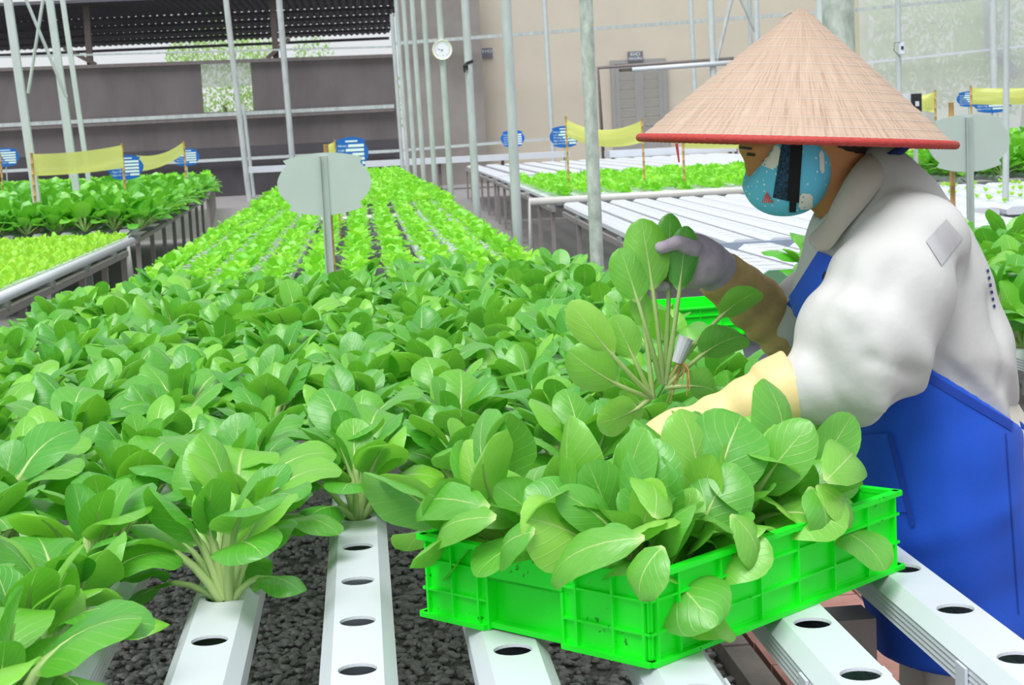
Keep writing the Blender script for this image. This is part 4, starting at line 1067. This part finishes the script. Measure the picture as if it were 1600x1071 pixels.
# --- jacket
lo, hi = box_of([P(1200, 250), P(1600, 700), SHL - [0, 0.16, 0], ELL - [0.2, 0.13, 0.1], P(1220, 500, 3.1), SHR + [0, 0.12, 0]], 0.05)
J = Field(lo, hi, 0.0065)
tor_p = [P(1446, 690), P(1440, 640), P(1420, 560), P(1392, 450), P(1385, 385), P(1374, 320), P(1360, 285)]
tor_r = [0.118, 0.128, 0.148, 0.150, 0.124, 0.086, 0.056]
J.add(J.chain(tor_p, tor_r, 1.2, YM, 0.03))
J.add(J.ell(P(1495, 575), (0.080, 0.150, 0.105), -0.3), 0.04)
J.add(J.chain([P(1400, 345, YM), P(1420, 385, YM - 0.15)], [0.06, 0.075]), 0.04)
J.add(J.chain([P(1380, 345, YM), SHR], [0.06, 0.075]), 0.04)
slv = [P(1428, 385, 2.625), P(1392, 455, 2.60), P(1345, 545, 2.575), P(1296, 592, 2.57), P(1243, 603, 2.575)]
J.add(J.chain(slv, [0.082, 0.100, 0.103, 0.080, 0.052], k=0.012), 0.022)
J.add(J.chain([SHR, P(1300, 460, 2.99), P(1232, 508, 3.0)], [0.08, 0.075, 0.06]), 0.03)
# folds
a_, b_ = slv[1], slv[4]; ax_ = (b_ - a_) / np.linalg.norm(b_ - a_)
ta = (J.X - a_[0]) * ax_[0] + (J.Y - a_[1]) * ax_[1] + (J.Z - a_[2]) * ax_[2]
msk = np.exp(-((ta - 0.17) / 0.10) ** 2)
J.d += msk * 0.0065 * np.sin(ta * 105 + 26 * J.Z + 3 * np.sin(14 * J.X + 9 * J.Z))
low = np.clip((P(1440, 540)[2] - J.Z) / 0.10, 0, 1)
J.d += low * 0.008 * np.sin(60 * (J.X * 0.75 + J.Z * 1.0) + 2 * np.sin(18 * J.Y + 8 * J.X))
J.d += 0.0045 * np.sin(38 * J.X + 22 * J.Z + 2 * np.sin(20 * J.Y)) * np.sin(17 * J.Z - 12 * J.X + 1.0)
def crease(F_, a, b, depth, wid):
    F_.d += depth * np.exp(-(np.maximum(F_.cone(a, b, 0.001, 0.001), 0) / wid) ** 2)
for a, b, dp, wd_ in ((P(1450, 556, 2.60), P(1568, 648, 2.62), 0.014, 0.014), (P(1462, 590, 2.60), P(1530, 655, 2.60), 0.010, 0.012), (P(1494, 420, 2.58), P(1470, 545, 2.58), 0.010, 0.016), (P(1318, 402, 2.56), P(1292, 500, 2.54), 0.007, 0.016),
                      (P(1270, 560, 2.50), P(1322, 650, 2.50), 0.007, 0.013), (P(1300, 520, 2.50), P(1380, 640, 2.49), -0.008, 0.020), (P(1330, 480, 2.49), P(1440, 560, 2.51), -0.009, 0.022), (P(1360, 560, 2.48), P(1432, 585, 2.50), 0.009, 0.014),
                      (P(1245, 560, 2.53), P(1285, 655, 2.53), -0.006, 0.012), (P(1330, 640, 2.52), P(1400, 628, 2.51), 0.008, 0.012), (P(1400, 420, 2.52), P(1350, 520, 2.49), 0.006, 0.018), (P(1540, 470, 2.66), P(1560, 600, 2.64), 0.008, 0.016), (P(1380, 330, 2.62), P(1460, 370, 2.58), 0.006, 0.014)):
    crease(J, a, b, dp, wd_)
# the neck opening and the open cuff
J.cut(-J.cone(P(1290, 262), P(1362, 352), 0.062, 0.056))
cd = slv[4] - slv[3]; J.cut(J.plane(slv[4] + cd / np.linalg.norm(cd) * 0.012, cd))
link('jacket', J.mesh('jacket', 'jacket', 1), worker)
# collar: a folded band round the neck with two lapel ends
inn = [(1380, 236, 0.0), (1352, 243, -0.050), (1326, 272, -0.078), (1302, 315, -0.080), (1286, 346, -0.060), (1264, 368, -0.050)]
out = [(1398, 258, 0.0), (1386, 280, -0.085), (1356, 318, -0.112), (1320, 360, -0.112), (1298, 388, -0.100), (1280, 392, -0.085)]
for nm, sgn in (('collar', 1), ('collar', -1)):
    A = [np.array(P(x, y, YM + dy * sgn)) for x, y, dy in inn]; Bq = [np.array(P(x, y, YM + dy * sgn)) for x, y, dy in out]
    vs, fs = [], []
    def cr(pts, t):
        n = len(pts) - 1; s = t * n; i = min(int(s), n - 1); u = s - i
        p0, p1, p2, p3 = pts[max(0, i - 1)], pts[i], pts[i + 1], pts[min(n, i + 2)]
        return 0.5 * ((2 * p1) + (-p0 + p2) * u + (2 * p0 - 5 * p1 + 4 * p2 - p3) * u * u + (-p0 + 3 * p1 - 3 * p2 + p3) * u ** 3)
    NU, NV = 20, 5
    for i in range(NU + 1):
        p, q = cr(A, i / NU), cr(Bq, i / NU); cen = np.array(P(1330, 300))
        for side in (0, 1):
            for j in range(NV + 1):
                v = j / NV; r = p + (q - p) * v; o = r - cen; o[2] *= 0.2; o /= np.linalg.norm(o)
                vs.append(r + o * (0.010 * math.sin(math.pi * v) + (0.0 if side else -0.006)) - PB)
    w_ = 2 * (NV + 1)
    for i in range(NU):
        for j in range(NV):
            fs += [(i * w_ + j, i * w_ + j + 1, (i + 1) * w_ + j + 1, (i + 1) * w_ + j), (i * w_ + NV + 1 + j, (i + 1) * w_ + NV + 1 + j, (i + 1) * w_ + NV + 2 + j, i * w_ + NV + 2 + j)]
        for j in (0, NV): fs.append((i * w_ + j, (i + 1) * w_ + j, (i + 1) * w_ + NV + 1 + j, i * w_ + NV + 1 + j))
    fs.append(tuple([NU * w_ + j for j in range(NV + 1)] + [NU * w_ + NV + 1 + j for j in range(NV, -1, -1)]))
    MB().add(vs, fs).build('collar', 'jacket_shade', worker, True)

# --- cloth pieces sewn on: laid on the surface below them
def conform(name, F_, quad, matn, parent, nu=8, nv=8, off=0.0018, outline=None, label=None, ymin=None):
    """quad: 4 pixel corners (tl, tr, br, bl) marking where the piece sits on the surface"""
    vs, fs, ok = [], [], {}
    q = [Vector(p) for p in quad]
    for i in range(nu + 1):
        for j in range(nv + 1):
            u, v = i / nu, j / nv
            p = q[0].lerp(q[1], u).lerp(q[3].lerp(q[2], u), v)
            d = Vector(ray(p.x, p.y)).normalized()
            hit = F_.bvh.ray_cast(Vector(CAM), d)
            while ymin and hit[0] is not None and (hit[0].y < ymin or hit[1].dot(d) > 0): hit = F_.bvh.ray_cast(hit[0] + d * 0.002, d)
            if hit[0] is not None and (outline is None or outline(u, v)):
                ok[(i, j)] = len(vs); vs.append(np.array(hit[0] + hit[1] * off) - PB)
    for i in range(nu):
        for j in range(nv):
            k = [ok.get(c) for c in ((i, j), (i + 1, j), (i + 1, j + 1), (i, j + 1))]
            if all(x is not None for x in k): fs.append(k)
    if not fs: return None
    return MB().add(vs, fs).build(name, matn, parent, True, label=label)
jk = [o for o in worker.children if o.name.startswith('jacket')][0]
conform('shoulder_patch', J, ((1478, 343), (1503, 372), (1470, 416), (1446, 378)), 'jacket_patch', jk, 10, 10, label='grey patch on the shoulder')
for k in range(6):
    x, y = 1542 + k * 2.0, 424 + k * 11
    conform('embroidery', J, ((x - 2, y - 2), (x + 1.5, y - 3), (x + 2.5, y + 2), (x - 1, y + 3)), 'navy', jk, 2, 2, label='blue embroidered mark on the back')

# --- trousers and shoes
lo, hi = box_of([hipL - [0.16, 0.15, 0], hipR + [0.16, 0.15, 0.12], ankL, ankR, ankL - [0.14, 0, 0.06]], 0.06)
Tq = Field(lo, hi, 0.009)
Tq.add(Tq.chain([P(1456, 660), P(1462, 720)], [0.128, 0.130], 1.1, YM))
Tq.add(Tq.chain([hipL, kneL, ankL], [0.095, 0.066, 0.06]), 0.03); Tq.add(Tq.chain([hipR, kneR, ankR], [0.095, 0.066, 0.06]), 0.03)
Tq.add(Tq.chain([P(1512, 690), P(1512, 830)], [0.100, 0.070], 1.2, YM), 0.04)
Tq.d += 0.003 * np.sin(50 * Tq.Z + 30 * Tq.X + 2 * np.sin(20 * Tq.Y))
link('trousers', Tq.mesh('trousers', 'trouser', 1), worker)
for a in (ankL, ankR):
    S_ = Field(*box_of([a - [0.2, 0.07, 0.1], a + [0.08, 0.07, 0.02]], 0.02), 0.008)
    S_.add(S_.chain([a + [0.0, 0, -0.02], a + [0.01, 0, -0.045]], [0.05, 0.045])); S_.add(S_.chain([a + [0.02, 0, -0.05], a + [-0.13, 0, -0.055]], [0.045, 0.036]), 0.03); S_.cut(S_.plane((0, 0, 0.038), (0, 0, -1)))
    link('shoe', S_.mesh('shoe', 'shoe', 1), worker)

# --- apron: bib and skirt
lo, hi = box_of([P(1250, 380) - [0, 0.25, 0], P(1620, 1040) + [0, 0.25, 0], P(1290, 1040)], 0.06)
A_ = Field(lo, hi, 0.0075)
ap_p = [P(1428, 600), P(1441, 690), P(1447, 780), P(1462, 850), P(1484, 950), P(1490, 1040)]
A_.add(A_.chain(ap_p, [0.154, 0.150, 0.148, 0.136, 0.124, 0.124], 1.30, YM, 0.03))
A_.d += 0.004 * np.sin(36 * A_.X + 16 * A_.Y + 1.5 * np.sin(9 * A_.Z)) * np.clip((P(1440, 700)[2] - A_.Z) / 0.2, 0, 1)
# thigh crease below the pocket
cz = A_.cone(P(1424, 700, YM - 0.2), P(1432, 860, YM - 0.2), 0.02, 0.025); A_.d += 0.006 * np.exp(-(np.maximum(cz, 0) / 0.03) ** 2)
fold = A_.cone(P(1436, 850, YM - 0.17), P(1560, 800, YM - 0.17), 0.004, 0.004); A_.d -= 0.006 * np.exp(-(np.maximum(fold, 0) / 0.02) ** 2)
pa_, pb_ = P(1430, 566, YM - 0.1), P(1585, 662, YM - 0.1); tv = pb_ - pa_
A_.cut(A_.plane(pa_, (-tv[2], 0, tv[0])))                     # sloping top edge
A_.cut(A_.plane(P(1593, 800), (1, 0, 0.06)))                  # open at the back
A_.cut(A_.plane(P(1400, 1022), (0.0, 0, -1)))                 # hem
A_.cut(-(A_.chain(ap_p, [0.138, 0.134, 0.132, 0.120, 0.108, 0.108], 1.33, YM)))
link('apron', A_.mesh('apron', 'apron', 1), worker)
apo = [o for o in worker.children if o.name.startswith('apron')][0]
conform('hem_band', A_, ((1436, 574), (1582, 660), (1580, 674), (1428, 584)), 'apron_seam', apo, 30, 2, 0.0015)
conform('pocket', A_, ((1306, 684), (1392, 676), (1418, 800), (1312, 800)), 'apron', apo, 16, 16, 0.0035, label='patch pocket')
conform('stitching', A_, ((1388, 678), (1396, 678), (1432, 820), (1424, 822)), 'apron_seam', apo, 2, 24, 0.005)
conform('stitching', A_, ((1570, 678), (1572, 678), (1592, 960), (1590, 960)), 'apron_seam', apo, 1, 40, 0.0015)
# bib across the chest, open at the top where it folds
conform('bib', J, ((1284, 394), (1340, 420), (1330, 560), (1230, 478)), 'apron', apo, 18, 18, 0.007, label='top of the apron bib', ymin=2.655)
MB().tube([P(1578, 652, 2.70) - PB, P(1590, 668, 2.69) - PB, P(1588, 700, 2.70) - PB], [0.01, 0.012, 0.006], 8).build('apron_tie', 'apron_seam', apo, True)

# --- near arm: yellow gauntlet glove, fingers reaching into the crate
lo, hi = box_of([P(960, 640, 2.5), P(1270, 720, 2.7), P(1270, 540, 2.6)], 0.06)
G = Field(lo, hi, 0.005)
g_p = [P(1252, 604, 2.575), P(1205, 624, 2.58), P(1150, 648, 2.59), P(1095, 668, 2.60), P(1058, 680, 2.605)]
G.add(G.chain(g_p, [0.058, 0.054, 0.046, 0.038, 0.036]))
gd = (g_p[1] - g_p[0]) / np.linalg.norm(g_p[1] - g_p[0])
tg = (G.X - g_p[0][0]) * gd[0] + (G.Z - g_p[0][2]) * gd[2]
G.d -= 0.006 * (1 / (1 + np.exp(-(0.058 - tg) * 500)))         # turned-back cuff
G.d += 0.0022 * np.sin(tg * 130 + 18 * G.Z) * np.clip(1.2 - abs(tg - 0.13) * 9, 0, 1)
G.cut(G.plane(g_p[0] + gd * 0.004, -gd))
pc = P(1035, 690, 2.605); fwd = np.array([-0.86, 0.0, -0.50]); fwd /= np.linalg.norm(fwd)
sdv = np.array([0, 1.0, 0]); dn = np.cross(fwd, sdv); dn = dn if dn[2] < 0 else -dn
G.add(G.chain([g_p[-1], pc], [0.036, 0.036], 1.15, 2.605), 0.02)
for k, ln in enumerate((0.070, 0.082, 0.078, 0.062)):
    b = pc + sdv * (-0.033 + 0.022 * k) + fwd * 0.028
    p1 = b + fwd * ln * 0.42 + dn * 0.006; p2 = p1 + (fwd * 0.75 + dn * 0.66) * ln * 0.33; p3 = p2 + (fwd * 0.35 + dn * 0.94) * ln * 0.27
    G.add(G.chain([b - fwd * 0.02, p1, p2, p3], [0.0125, 0.0115, 0.0108, 0.0095]), 0.006)
tb = pc + sdv * -0.034 - fwd * 0.02
G.add(G.chain([tb, tb + fwd * 0.03 + dn * 0.02 - sdv * 0.018, tb + fwd * 0.055 + dn * 0.034 - sdv * 0.012], [0.016, 0.0125, 0.0105]), 0.008)
link('glove', G.mesh('glove', 'glove_yellow', 1), worker)['label'] = 'yellow gauntlet glove'

# --- far arm: brown sleeve cover and grey glove closing on the stems
lo, hi = box_of([P(1090, 380, 2.9), P(1270, 570, 3.05)], 0.06)
Sv = Field(lo, hi, 0.006)
s_p = [P(1238, 520, 3.0), P(1210, 500, 3.0), P(1165, 462, 2.975), P(1122, 428, 2.95)]
Sv.add(Sv.chain(s_p, [0.056, 0.054, 0.050, 0.044]))
sd_ = (s_p[3] - s_p[0]) / np.linalg.norm(s_p[3] - s_p[0]); tq_ = (Sv.X - s_p[0][0]) * sd_[0] + (Sv.Z - s_p[0][2]) * sd_[2]
Sv.d += 0.0032 * np.sin(tq_ * 150 + 14 * Sv.Z + np.sin(30 * Sv.Y)) * np.clip(1.1 - tq_ * 6, 0.2, 1)
Sv.cut(Sv.plane(s_p[3] + sd_ * 0.004, sd_))
link('sleeve_cover', Sv.mesh('sleeve_cover', 'sleeve_brown', 1), worker)
HC = P(1084, 408, 2.90)                                       # palm
BA = HC + np.array([-0.052, -0.012, 0.004])                   # axis of the bundle in the fist
lo, hi = box_of([HC - 0.1, HC + 0.1, P(1130, 430, 2.97)], 0.03)
Gr = Field(lo, hi, 0.004)
Gr.add(Gr.chain([P(1126, 430, 2.952), HC + [0.03, 0.02, -0.005]], [0.040, 0.036])); Gr.add(Gr.ell(HC, (0.046, 0.028, 0.048), 0.2), 0.02)
upv = np.array([-0.15, 0, 1.0]); upv /= np.linalg.norm(upv)
for k, ln in enumerate((1.0, 1.12, 1.05, 0.85)):
    b = HC + upv * (0.034 - 0.023 * k) + np.array([-0.034, 0.012, 0])
    p1 = b + np.array([-0.036, 0.012, -0.002]) * ln; p2 = p1 + np.array([-0.016, -0.036, -0.002]) * ln; p3 = p2 + np.array([0.022, -0.016, 0.0]) * ln
    Gr.add(Gr.chain([b + [0.02, -0.004, 0], b, p1, p2, p3], [0.013, 0.0125, 0.0118, 0.011, 0.0095]), 0.005)
tb = HC + np.array([-0.005, -0.024, 0.022])
Gr.add(Gr.chain([tb, tb + [-0.03, -0.02, 0.014], tb + [-0.056, -0.016, 0.006]], [0.016, 0.0125, 0.0105]), 0.008)
link('glove', Gr.mesh('glove', 'glove_grey', 1), worker)['label'] = 'grey knitted glove'

# --- cloth face mask
lo, hi = box_of([P(1150, 200, YM - 0.1), P(1310, 350, YM + 0.1)], 0.02)
Mk = Field(lo, hi, 0.004)
Mk.add(Mk.ell(P(1236, 258), (0.068, 0.088, 0.080), 0.1)); Mk.add(Mk.ell(P(1202, 284), (0.036, 0.036, 0.040)), 0.05)
e0_, e1_ = P(1198, 224), P(1170, 276); ev = e1_ - e0_
Mk.cut(Mk.plane(e0_, (ev[2], 0, -ev[0]) if ev[2] > 0 else (ev[2], 0, -ev[0])))
Mk.cut(Mk.plane(P(1290, 300), (1, 0, 0.10)))
Mk.cut(-Mk.ell(P(1236, 254), (0.060, 0.080, 0.072), 0.1))
link('face_mask', Mk.mesh('face_mask', 'mask_blue', 1), worker)
mko = [o for o in worker.children if o.name.startswith('face_mask')][0]
rnd = lambda u, v: (2 * u - 1) ** 2 + (2 * v - 1) ** 2 < 1.02
conform('lace_band', Mk, ((1222, 224), (1240, 224), (1232, 314), (1208, 308)), 'lace', mko, 8, 22, 0.0015, label='black lace band')
conform('ribbon', Mk, ((1236, 224), (1254, 224), (1248, 316), (1230, 312)), 'ribbon_black', mko, 6, 22, 0.0025, label='black ribbon')
conform('ribbon', Mk, ((1234, 308), (1245, 308), (1243, 330), (1233, 330)), 'ribbon_black', mko, 3, 6, 0.0025)
conform('print_patch', Mk, ((1190, 218), (1226, 222), (1218, 274), (1180, 258)), 'print_white', mko, 12, 12, 0.001, rnd)
conform('print_patch', Mk, ((1248, 298), (1272, 300), (1272, 330), (1244, 330)), 'print_white', mko, 10, 10, 0.001, rnd)
conform('print_patch', Mk, ((1277, 232), (1288, 232), (1290, 276), (1279, 272)), 'print_white', mko, 6, 12, 0.001, rnd)
for (x, y, r, mt) in ((1197, 231, 2.4, 'print_dot'), (1192, 254, 2.6, 'print_dot'), (1195, 243, 1.6, 'print_brown'), (1200, 231, 1.6, 'print_brown'), (1196, 258, 1.5, 'print_brown'), (1255, 307, 2.4, 'print_dot'), (1253, 315, 1.7, 'print_brown'), (1257, 323, 2.0, 'print_dot')):
    conform('print_dot', Mk, ((x - r, y - r), (x + r, y - r), (x + r, y + r), (x - r, y + r)), mt, mko, 4, 4, 0.0018, rnd)
tri = lambda u, v: abs(u - 0.5) < 0.06 + 0.5 * v
conform('print_triangle', Mk, ((1190, 298), (1206, 298), (1209, 316), (1191, 316)), 'print_red', mko, 12, 10, 0.0014, tri)
# eye, brow, hair
ey = Field(*box_of([P(1160, 230, YM - 0.1), P(1190, 250, YM)], 0.01), 0.0025)
conform('eye', B, ((1168, 238), (1181, 240), (1180, 244), (1167, 243)), 'hair', worker, 6, 3, 0.001)
conform('eyebrow', B, ((1152, 228), (1176, 231), (1175, 234), (1153, 232)), 'hair', worker, 6, 3, 0.001)
lo, hi = box_of([P(1200, 90, YM - 0.1), P(1370, 240, YM + 0.1)], 0.02)
Hr = Field(lo, hi, 0.006); Hr.add(Hr.ell(P(1274, 188), (0.098, 0.080, 0.096))); Hr.cut(Hr.plane(P(1280, 226), (-0.45, 0, -1))); 
link('hair', Hr.mesh('hair', 'hair', 1), worker)
# navy tie at the nape
MB().tube([P(1420, 226, 2.75) - PB, P(1400, 240, 2.735) - PB, P(1380, 252, 2.73) - PB, P(1366, 268, 2.72) - PB], [0.006, 0.009, 0.009, 0.005], 8).build('neck_tie', 'navy', worker, True)

# --- conical straw hat
apex, rl, rr = P(1252, 14), P(1003, 209), P(1479, 233)
ctr = (rl + rr) / 2 + np.array([0, 0, 0]); R0_ = np.linalg.norm(rr - rl) / 2
ez = apex - ctr; Hh = np.linalg.norm(ez); ez /= Hh; ex = rr - rl; ex -= ez * (ex @ ez); ex /= np.linalg.norm(ex); eyv = np.cross(ez, ex)
def hp(r, a, z): return ctr + ex * (r * math.cos(a)) + eyv * (r * math.sin(a)) + ez * z - PB
hat = link('straw_hat', None, worker, label='conical straw hat with a red bound rim')
mb = MB(); NA, NR = 96, 60; vs, uvs = [], []
for i in range(NR + 1):
    v = i / NR; rr_ = 0.006 + (R0_ - 0.006) * v + 0.0012 * math.sin(v * 15 * 2 * math.pi) + 0.003 * math.sin(math.pi * v)
    for k in range(NA + 1):
        a = 2 * math.pi * k / NA
        vs.append(hp(rr_ + 0.0008 * math.sin(a * 23 + v * 4), a, Hh * (1 - v))); uvs.append((k / NA, v))
fs = [(i * (NA + 1) + k, (i + 1) * (NA + 1) + k, (i + 1) * (NA + 1) + k + 1, i * (NA + 1) + k + 1) for i in range(NR) for k in range(NA)]
mb.add(vs, fs, 0, uvs)
vs2 = [hp(0.004 + (R0_ - 0.008) * (i / 8), 2 * math.pi * k / 48, (Hh - 0.012) * (1 - i / 8)) for i in range(9) for k in range(49)]
mb.add(vs2, [(i * 49 + k, i * 49 + k + 1, (i + 1) * 49 + k + 1, (i + 1) * 49 + k) for i in range(8) for k in range(48)], 0, [(k / 48, i / 8) for i in range(9) for k in range(49)])
mb.build('cone', 'straw', hat, True)
mb = MB(); vs, fs = [], []; NB = 240
for k in range(NB):
    a = 2 * math.pi * k / NB; rb = 0.0062 + 0.0007 * (k % 2)
    for q in range(8):
        b = 2 * math.pi * q / 8; vs.append(hp(R0_ + rb * math.cos(b), a, rb * math.sin(b)))
fs = [(k * 8 + q, ((k + 1) % NB) * 8 + q, ((k + 1) % NB) * 8 + (q + 1) % 8, k * 8 + (q + 1) % 8) for k in range(NB) for q in range(8)]
mb.add(vs, fs).build('rim_binding', 'red_binding', hat, True)
for k in range(14):                                           # loose straw ends at the tip
    a = 2 * math.pi * k / 14 + 0.3 * rng.random(); p0_ = Vector(hp(0.006, a, Hh - 0.004)); p1_ = Vector(hp(0.020 + 0.01 * rng.random(), a, Hh - 0.014 - 0.012 * rng.random()))
    MB().tube([p0_, (p0_ + p1_) / 2 + Vector((0, 0, 0.003)), p1_], [0.0016, 0.0014, 0.0008], 5).build('straw_end', 'straw', hat)
MB().tube([P(1057, 224, 2.64) - PB, P(1059, 238, 2.64) - PB, P(1061, 254, 2.64) - PB], [0.0025, 0.002, 0.0012], 6).build('thread', 'red_binding', hat)

# ================================================================== GREENS IN THE HAND
def leaf_between(root, b, t, wd, pet=0.35, bend=30, cup=-0.2, seed=0, matn='leaf_cut', face=(0, 1, 0.35), rp=0.0042, org=None, tube=True):
    b, t = Vector(b), Vector(t); d = t - b; L = d.length; z = d.normalized(); x = Vector(face); x = (x - z * x.dot(z)).normalized(); y = z.cross(x)
    mb = MB(); leaf_into(mb, L * pet, L * (1 - pet), wd, D(-bend * 0.5), D(bend * 0.9), cup, 0.07, seed, rp=rp, tube=tube)
    R = Matrix((x, y, z)).transposed(); mb.v = [tuple(R @ Vector(p) + b - org) for p in mb.v]
    return mb.build('leaf', matn, root, True)
def held(label, base_px, Y, specs, seed, plug=None):
    o = Vector(onY(*base_px, Y)); root = thing('held_bok_choy', label, 'vegetable', o, group='bok choy in the worker\'s hand')
    for k, (bx, by, tx, ty, wd, pet, dy, bend, mt) in enumerate(specs):
        leaf_between(root, onY(bx, by, Y), onY(tx, ty, Y + dy), wd, pet, bend, -0.2, seed + k, mt, org=o)
    if plug:
        c = Vector(onY(*plug, Y)) - o
        MB().tube([c + Vector((0.010, 0, 0.022)), c + Vector((0.008, 0, 0.018)), c + Vector((-0.008, 0, -0.020))], [0.015, 0.0135, 0.009], 12).build('net_cup', 'cap_grey', root)
        for k in range(7):
            e = c + Vector((rng.uniform(-0.03, 0.015), rng.uniform(-0.02, 0.02), -0.04 - 0.06 * rng.random()))
            MB().tube([c + Vector((0, 0, -0.015)), (c + e) / 2 + Vector((0.006, 0, 0)), e], [0.0022, 0.0016, 0.0008], 5).build('root', 'bamboo', root)
held('dark green bok choy clutched upright in the grey glove', (1034, 600), 2.886,
     [(1036, 600, 1004, 336, 0.080, 0.58, -0.02, 30, 'leaf_bok'), (1038, 600, 1046, 332, 0.055, 0.60, 0.02, 14, 'leaf_bok'), (1032, 600, 976, 380, 0.065, 0.62, -0.03, 34, 'leaf_bok'), (1040, 600, 1066, 350, 0.055, 0.6, -0.02, 22, 'leaf_bok'),
      (1040, 600, 1186, 440, 0.055, 0.62, -0.07, -40, 'leaf_cut'), (1042, 604, 1162, 515, 0.075, 0.45, -0.09, -36, 'leaf_cut'), (1040, 606, 1126, 612, 0.075, 0.36, -0.06, -40, 'leaf_cut')], 300)
held('pale bok choy hanging loose below the grey glove', (1018, 622), 2.868,
     [(1020, 622, 886, 470, 0.065, 0.5, -0.05, 34, 'leaf_cut'), (1016, 622, 880, 552, 0.085, 0.42, -0.04, 40, 'leaf_cut'), (1014, 624, 930, 660, 0.075, 0.3, -0.05, 44, 'leaf_cut'),
      (1018, 622, 962, 490, 0.06, 0.5, -0.02, 24, 'leaf_cut'), (1020, 624, 1000, 452, 0.04, 0.66, 0.0, 14, 'leaf_cut'), (1016, 624, 968, 640, 0.07, 0.3, 0.02, 30, 'leaf_cut')], 320, plug=(1064, 548))

# leaves of the cut plants that hang over the crate rim
def wall_pt(px, py, side, off):
    d = Vector(ray(px, py)); n = Vector((math.sin(CA), -math.cos(CA), 0)) if side == 'long' else Vector((-math.cos(CA), -math.sin(CA), 0))
    c = Vector(CAM); t = ((CN + n * off) - c).dot(n) / d.dot(n); return c + d * t, n
for k, (idx, bx, by, tx, ty, side, off, wd, pet) in enumerate([
        (0, 1040, 862, 834, 905, 'short', 0.05, 0.062, 0.30), (0, 1045, 868, 988, 946, 'short', 0.045, 0.066, 0.25), (0, 1010, 860, 905, 868, 'short', 0.03, 0.055, 0.3),
        (4, 1130, 818, 1196, 893, 'long', 0.03, 0.062, 0.28), (3, 1020, 850, 1005, 742, 'long', -0.10, 0.06, 0.3), (5, 1258, 776, 1300, 846, 'long', 0.03, 0.066, 0.25), (5, 1262, 775, 1340, 832, 'long', 0.04, 0.058, 0.3),
        (5, 1275, 790, 1330, 708, 'long', -0.05, 0.07, 0.25), (1, 800, 832, 664, 848, 'short', 0.03, 0.055, 0.3), (1, 800, 828, 632, 790, 'short', 0.0, 0.058, 0.35), (2, 850, 850, 772, 880, 'short', 0.03, 0.06, 0.25)]):
    par = CUTS[idx]; b = onZ(bx, by - 22, 0.915); tip, n = wall_pt(tx, ty, side, off)
    up = Vector((0, 0, 1)); x = -(n + up * 0.9)
    ob = leaf_between(par, b, tip, wd * 1.1, pet * 0.45, 62, -0.25, 500 + k, 'leaf_cut', face=x, org=Vector((0, 0, 0)), tube=False)
    M_ = Matrix.Translation(par.location) @ par.rotation_euler.to_matrix().to_4x4() @ Matrix.Diagonal(par.scale.to_4d())
    ob.matrix_parent_inverse = M_.inverted()
